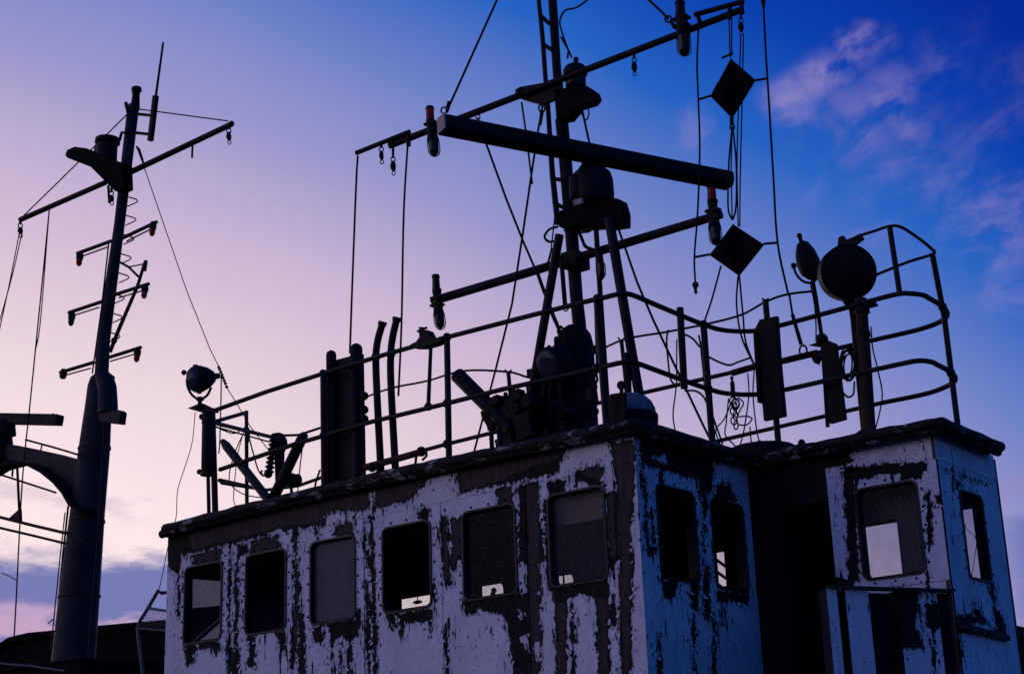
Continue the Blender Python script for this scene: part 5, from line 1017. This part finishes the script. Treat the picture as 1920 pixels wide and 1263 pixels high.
# whip aerial
wa = thing('whip_aerial', P(282, 264, YL - .1), 'whip aerial on a slim box beside the column mast top', 'aerial')
part('whip', wa, 'black_paint', lambda b: pipe(b, [(306, 80), (292, 182)], YL - .1, [4, 5])); part('aerial_box', wa, 'black_paint', lambda b: b.bar(P(292, 180, YL - .1), P(282, 264, YL - .1), .075, .075, up=(0, 1, 0)))
for pts in ([(258, 214), (287, 217)], [(254, 249), (282, 252)]): part('aerial_bracket', wa, 'black_paint', lambda b: pipe(b, pts, YL - .1, 6))
part('stub', lm, 'black_paint', lambda b: pipe(b, [(236, 193), (240, 210)], YL - .1, 7)); part('elbow', lm, 'black_paint', lambda b: pipe(b, [(240, 248), (228, 249), (224, 264)], YL - .1, 6)); part('under_bracket', lm, 'black_paint', lambda b: pipe(b, [(203, 348), (205, 380)], YL - .1, 5))
for lb, x, y, h in (('block at the right tip of the column mast yard', 429, 248, 16), ('block at the left tip of the column mast yard', 38, 426, 13), ('block under the lantern bracket of the column mast', 209, 366, 12)): block(lb, x, y, YL - .12, h, 10, 'blocks on the column mast')
for lb, pts, w, y in (('stay from the column mast top to the right tip of its yard', [(262, 205), (427, 227)], 2.5, YL - .1), ('stay from the column mast top to the left tip of its yard', [(238, 215), (44, 405)], 2.5, YL - .1), ('outer halyard leaving the picture at the left edge', [(36, 438), (18, 530), (-10, 660)], 2, YL - .12), ('inner halyard leaving the picture at the left edge', [(41, 438), (22, 520), (-6, 620)], 2, YL - .12),
                      ('long flag line hanging from the left yard down behind the radar', [(93, 388), (72, 600), (56, 760), (42, 900), (30, 1130), (26, 1200)], 2.6, YL - .5), ('twin flag line beside the long one', [(92, 400), (76, 600), (66, 660)], 2, YL - .48)):
    rope(lb, pts, y, w, 'rope_line', 'rope', 'lines on the column mast', curved=len(pts) > 2)
wire('aerial_wire', 'long thin wire from the column mast down to the left searchlight', [(262, 290), (300, 400), (350, 545), (394, 655), (412, 690)], [YL, 14.2, 13.2, 12.4, 12.1], 1.8, curved=False); wire('aerial_wire', 'thin wire from the insulator down to the left railing', [(424, 724), (440, 750), (470, 800), (505, 845)], 12.1, 2, curved=False)
t = thing('insulator', P(424, 724, 12.1), 'slim ribbed insulator beside the left searchlight', 'insulator')
def f(b):
    p0, p1 = P(411, 690, 12.1), P(424, 722, 12.1); l = (p1 - p0).length; pr = []
    for k in range(6): pr += [(l * k / 6, .010), (l * (k + .4) / 6, .022), (l * (k + .8) / 6, .010)]
    b.lathe(p0, p1 - p0, pr, 10)
part('ribbed_body', t, 'black_paint', f); part('end_ring', t, 'black_paint', lambda b: b.ball(P(425, 725, 12.1), .02)); part('end_ring', t, 'black_paint', lambda b: b.ball(P(410, 688, 12.1), .018))
t = thing('insulator', P(268, 300, YL), 'small insulator at the top of the long thin wire', 'insulator'); part('body', t, 'black_paint', lambda b: pipe(b, [(256, 275), (260, 280), (267, 300)], YL - .05, [4, 6, 5])); part('end_ring', t, 'black_paint', lambda b: b.ball(P(268, 303, YL - .05), .02))
wire('thin_line', 'thin slack line falling from the canister to the wheelhouse end', [(366, 772), (360, 830), (345, 880), (333, 920), (330, 970), (318, 1010), (305, 1075), (298, 1105)], 11.3, 1.6); wire('searchlight_cable', 'cable hanging behind the left searchlight', [(415, 705), (414, 760), (412, 830), (410, 850)], 11.3, 2.5)

# ------------------------------------------------------------------ ladder hoop with wire mesh at the wheelhouse end
lh = thing('ladder_guard', foot(268, 1263, 11.2), 'bent pipe guard with wire mesh at the left end of the wheelhouse', 'guard rail')
yg = 11.25
part('bent_pipe', lh, 'blue_pipe', lambda b: pipe(b, [(297, 1106), (277, 1140), (262, 1164), (258, 1178), (262, 1215), (268, 1263), (300, 1560)], yg, 7, 10)); part('crossbar', lh, 'blue_pipe', lambda b: pipe(b, [(277, 1139), (316, 1145)], yg, 5)); part('crossbar', lh, 'blue_pipe', lambda b: pipe(b, [(259, 1177), (316, 1182)], yg, 4)); part('clamp', lh, 'black_paint', lambda b: pipe(b, [(297, 1108), (303, 1111), (314, 1110)], yg, [4, 7, 6]))
def f(b):
    A, B_, C_, D_ = (277, 1140), (314, 1146), (314, 1181), (260, 1176)
    lerp = lambda p, q, t: (p[0] + (q[0] - p[0]) * t, p[1] + (q[1] - p[1]) * t)
    for k in range(1, 16): t = k / 16; b.tube(px([lerp(A, B_, t), lerp(D_, C_, t)], yg), .0022, 4, False)
    for k in range(1, 12): t = k / 12; b.tube(px([lerp(A, D_, t), lerp(B_, C_, t)], yg), .0018, 4, False)
part('wire_mesh', lh, 'wire_mesh', f, kind='stuff')
# deckhouse of the neighbouring ship at the bottom left
dh = thing('deckhouse', (P(40, 1263, 14.2).x, 14.2, 2.6), 'low dark deckhouse at the foot of the column mast', 'deckhouse')
zt = P(60, 1247, 14.0).z
part('house_wall', dh, 'hull_steel', lambda b: b.box((-27, 14.0, 2.6), (P(150, 1258, 14).x, 17.5, zt - .03))); part('house_roof', dh, 'hull_steel', lambda b: b.box((-27.1, 13.9, zt - .03), (P(150, 1258, 14).x + .1, 17.6, zt))); part('roof_pipe', dh, 'blue_pipe', lambda b: pipe(b, [(-20, 1239), (0, 1243), (60, 1248), (122, 1257)], 13.88, 4))
# sheds on shore
def shed(name, label, ridge, eave_left, base, Y, depth_):
    t = thing(name, P(*base, Y), label, 'shed')
    A = [P(*q, Y) for q in eave_left + ridge]; z0 = 0.0
    poly = [V((A[0].x - 1, Y, z0))] + A + [V((A[-1].x, Y, z0))]
    part('wall', t, 'shed', lambda b: b.prism(poly, (0, depth_, 0)))
    def f(b):
        for p_, q_ in zip(A[:-1], A[1:]): b.prism([p_ + V((0, -.3, .02)), q_ + V((0, -.3, .02)), q_ + V((0, -.3, .25)), p_ + V((0, -.3, .25))], (0, depth_ + .6, 0))
    part('roof', t, 'shed', f)
    return t
shed('harbour_shed', 'dark harbour shed behind the column mast at the bottom left', [(25, 1206), (62, 1197), (97, 1194), (175, 1186), (257, 1179), (330, 1173), (430, 1166)], [(-60, 1256), (0, 1222)], (200, 1263), 42, 18)
shed('harbour_shed', 'dark roof corner showing beyond the right end of the wheelhouse', [(1880, 1185), (1897, 1188), (1912, 1212), (1922, 1240)], [], (1900, 1263), 40, 12)
wire('power_line', 'thin dark line running down behind the right end of the wheelhouse', [(1885, 1172), (1900, 1181), (1935, 1199)], 35, 2.5, curved=False); wire('stray_wire', 'short bent wire poking from the flag line at the left', [(3, 1074), (15, 1078), (31, 1087)], YL - .5, 1.8); wire('stray_wire', 'frayed cable end on the left side of the column', [(90, 1168), (96, 1163), (100, 1160)], YL - .3, 2.5); wire('crack_wire', 'thin wire seen through the right side window of the wing', [(1802, 960), (1812, 990), (1830, 1010), (1828, 1040), (1822, 1080)], 14.05, 1.5)
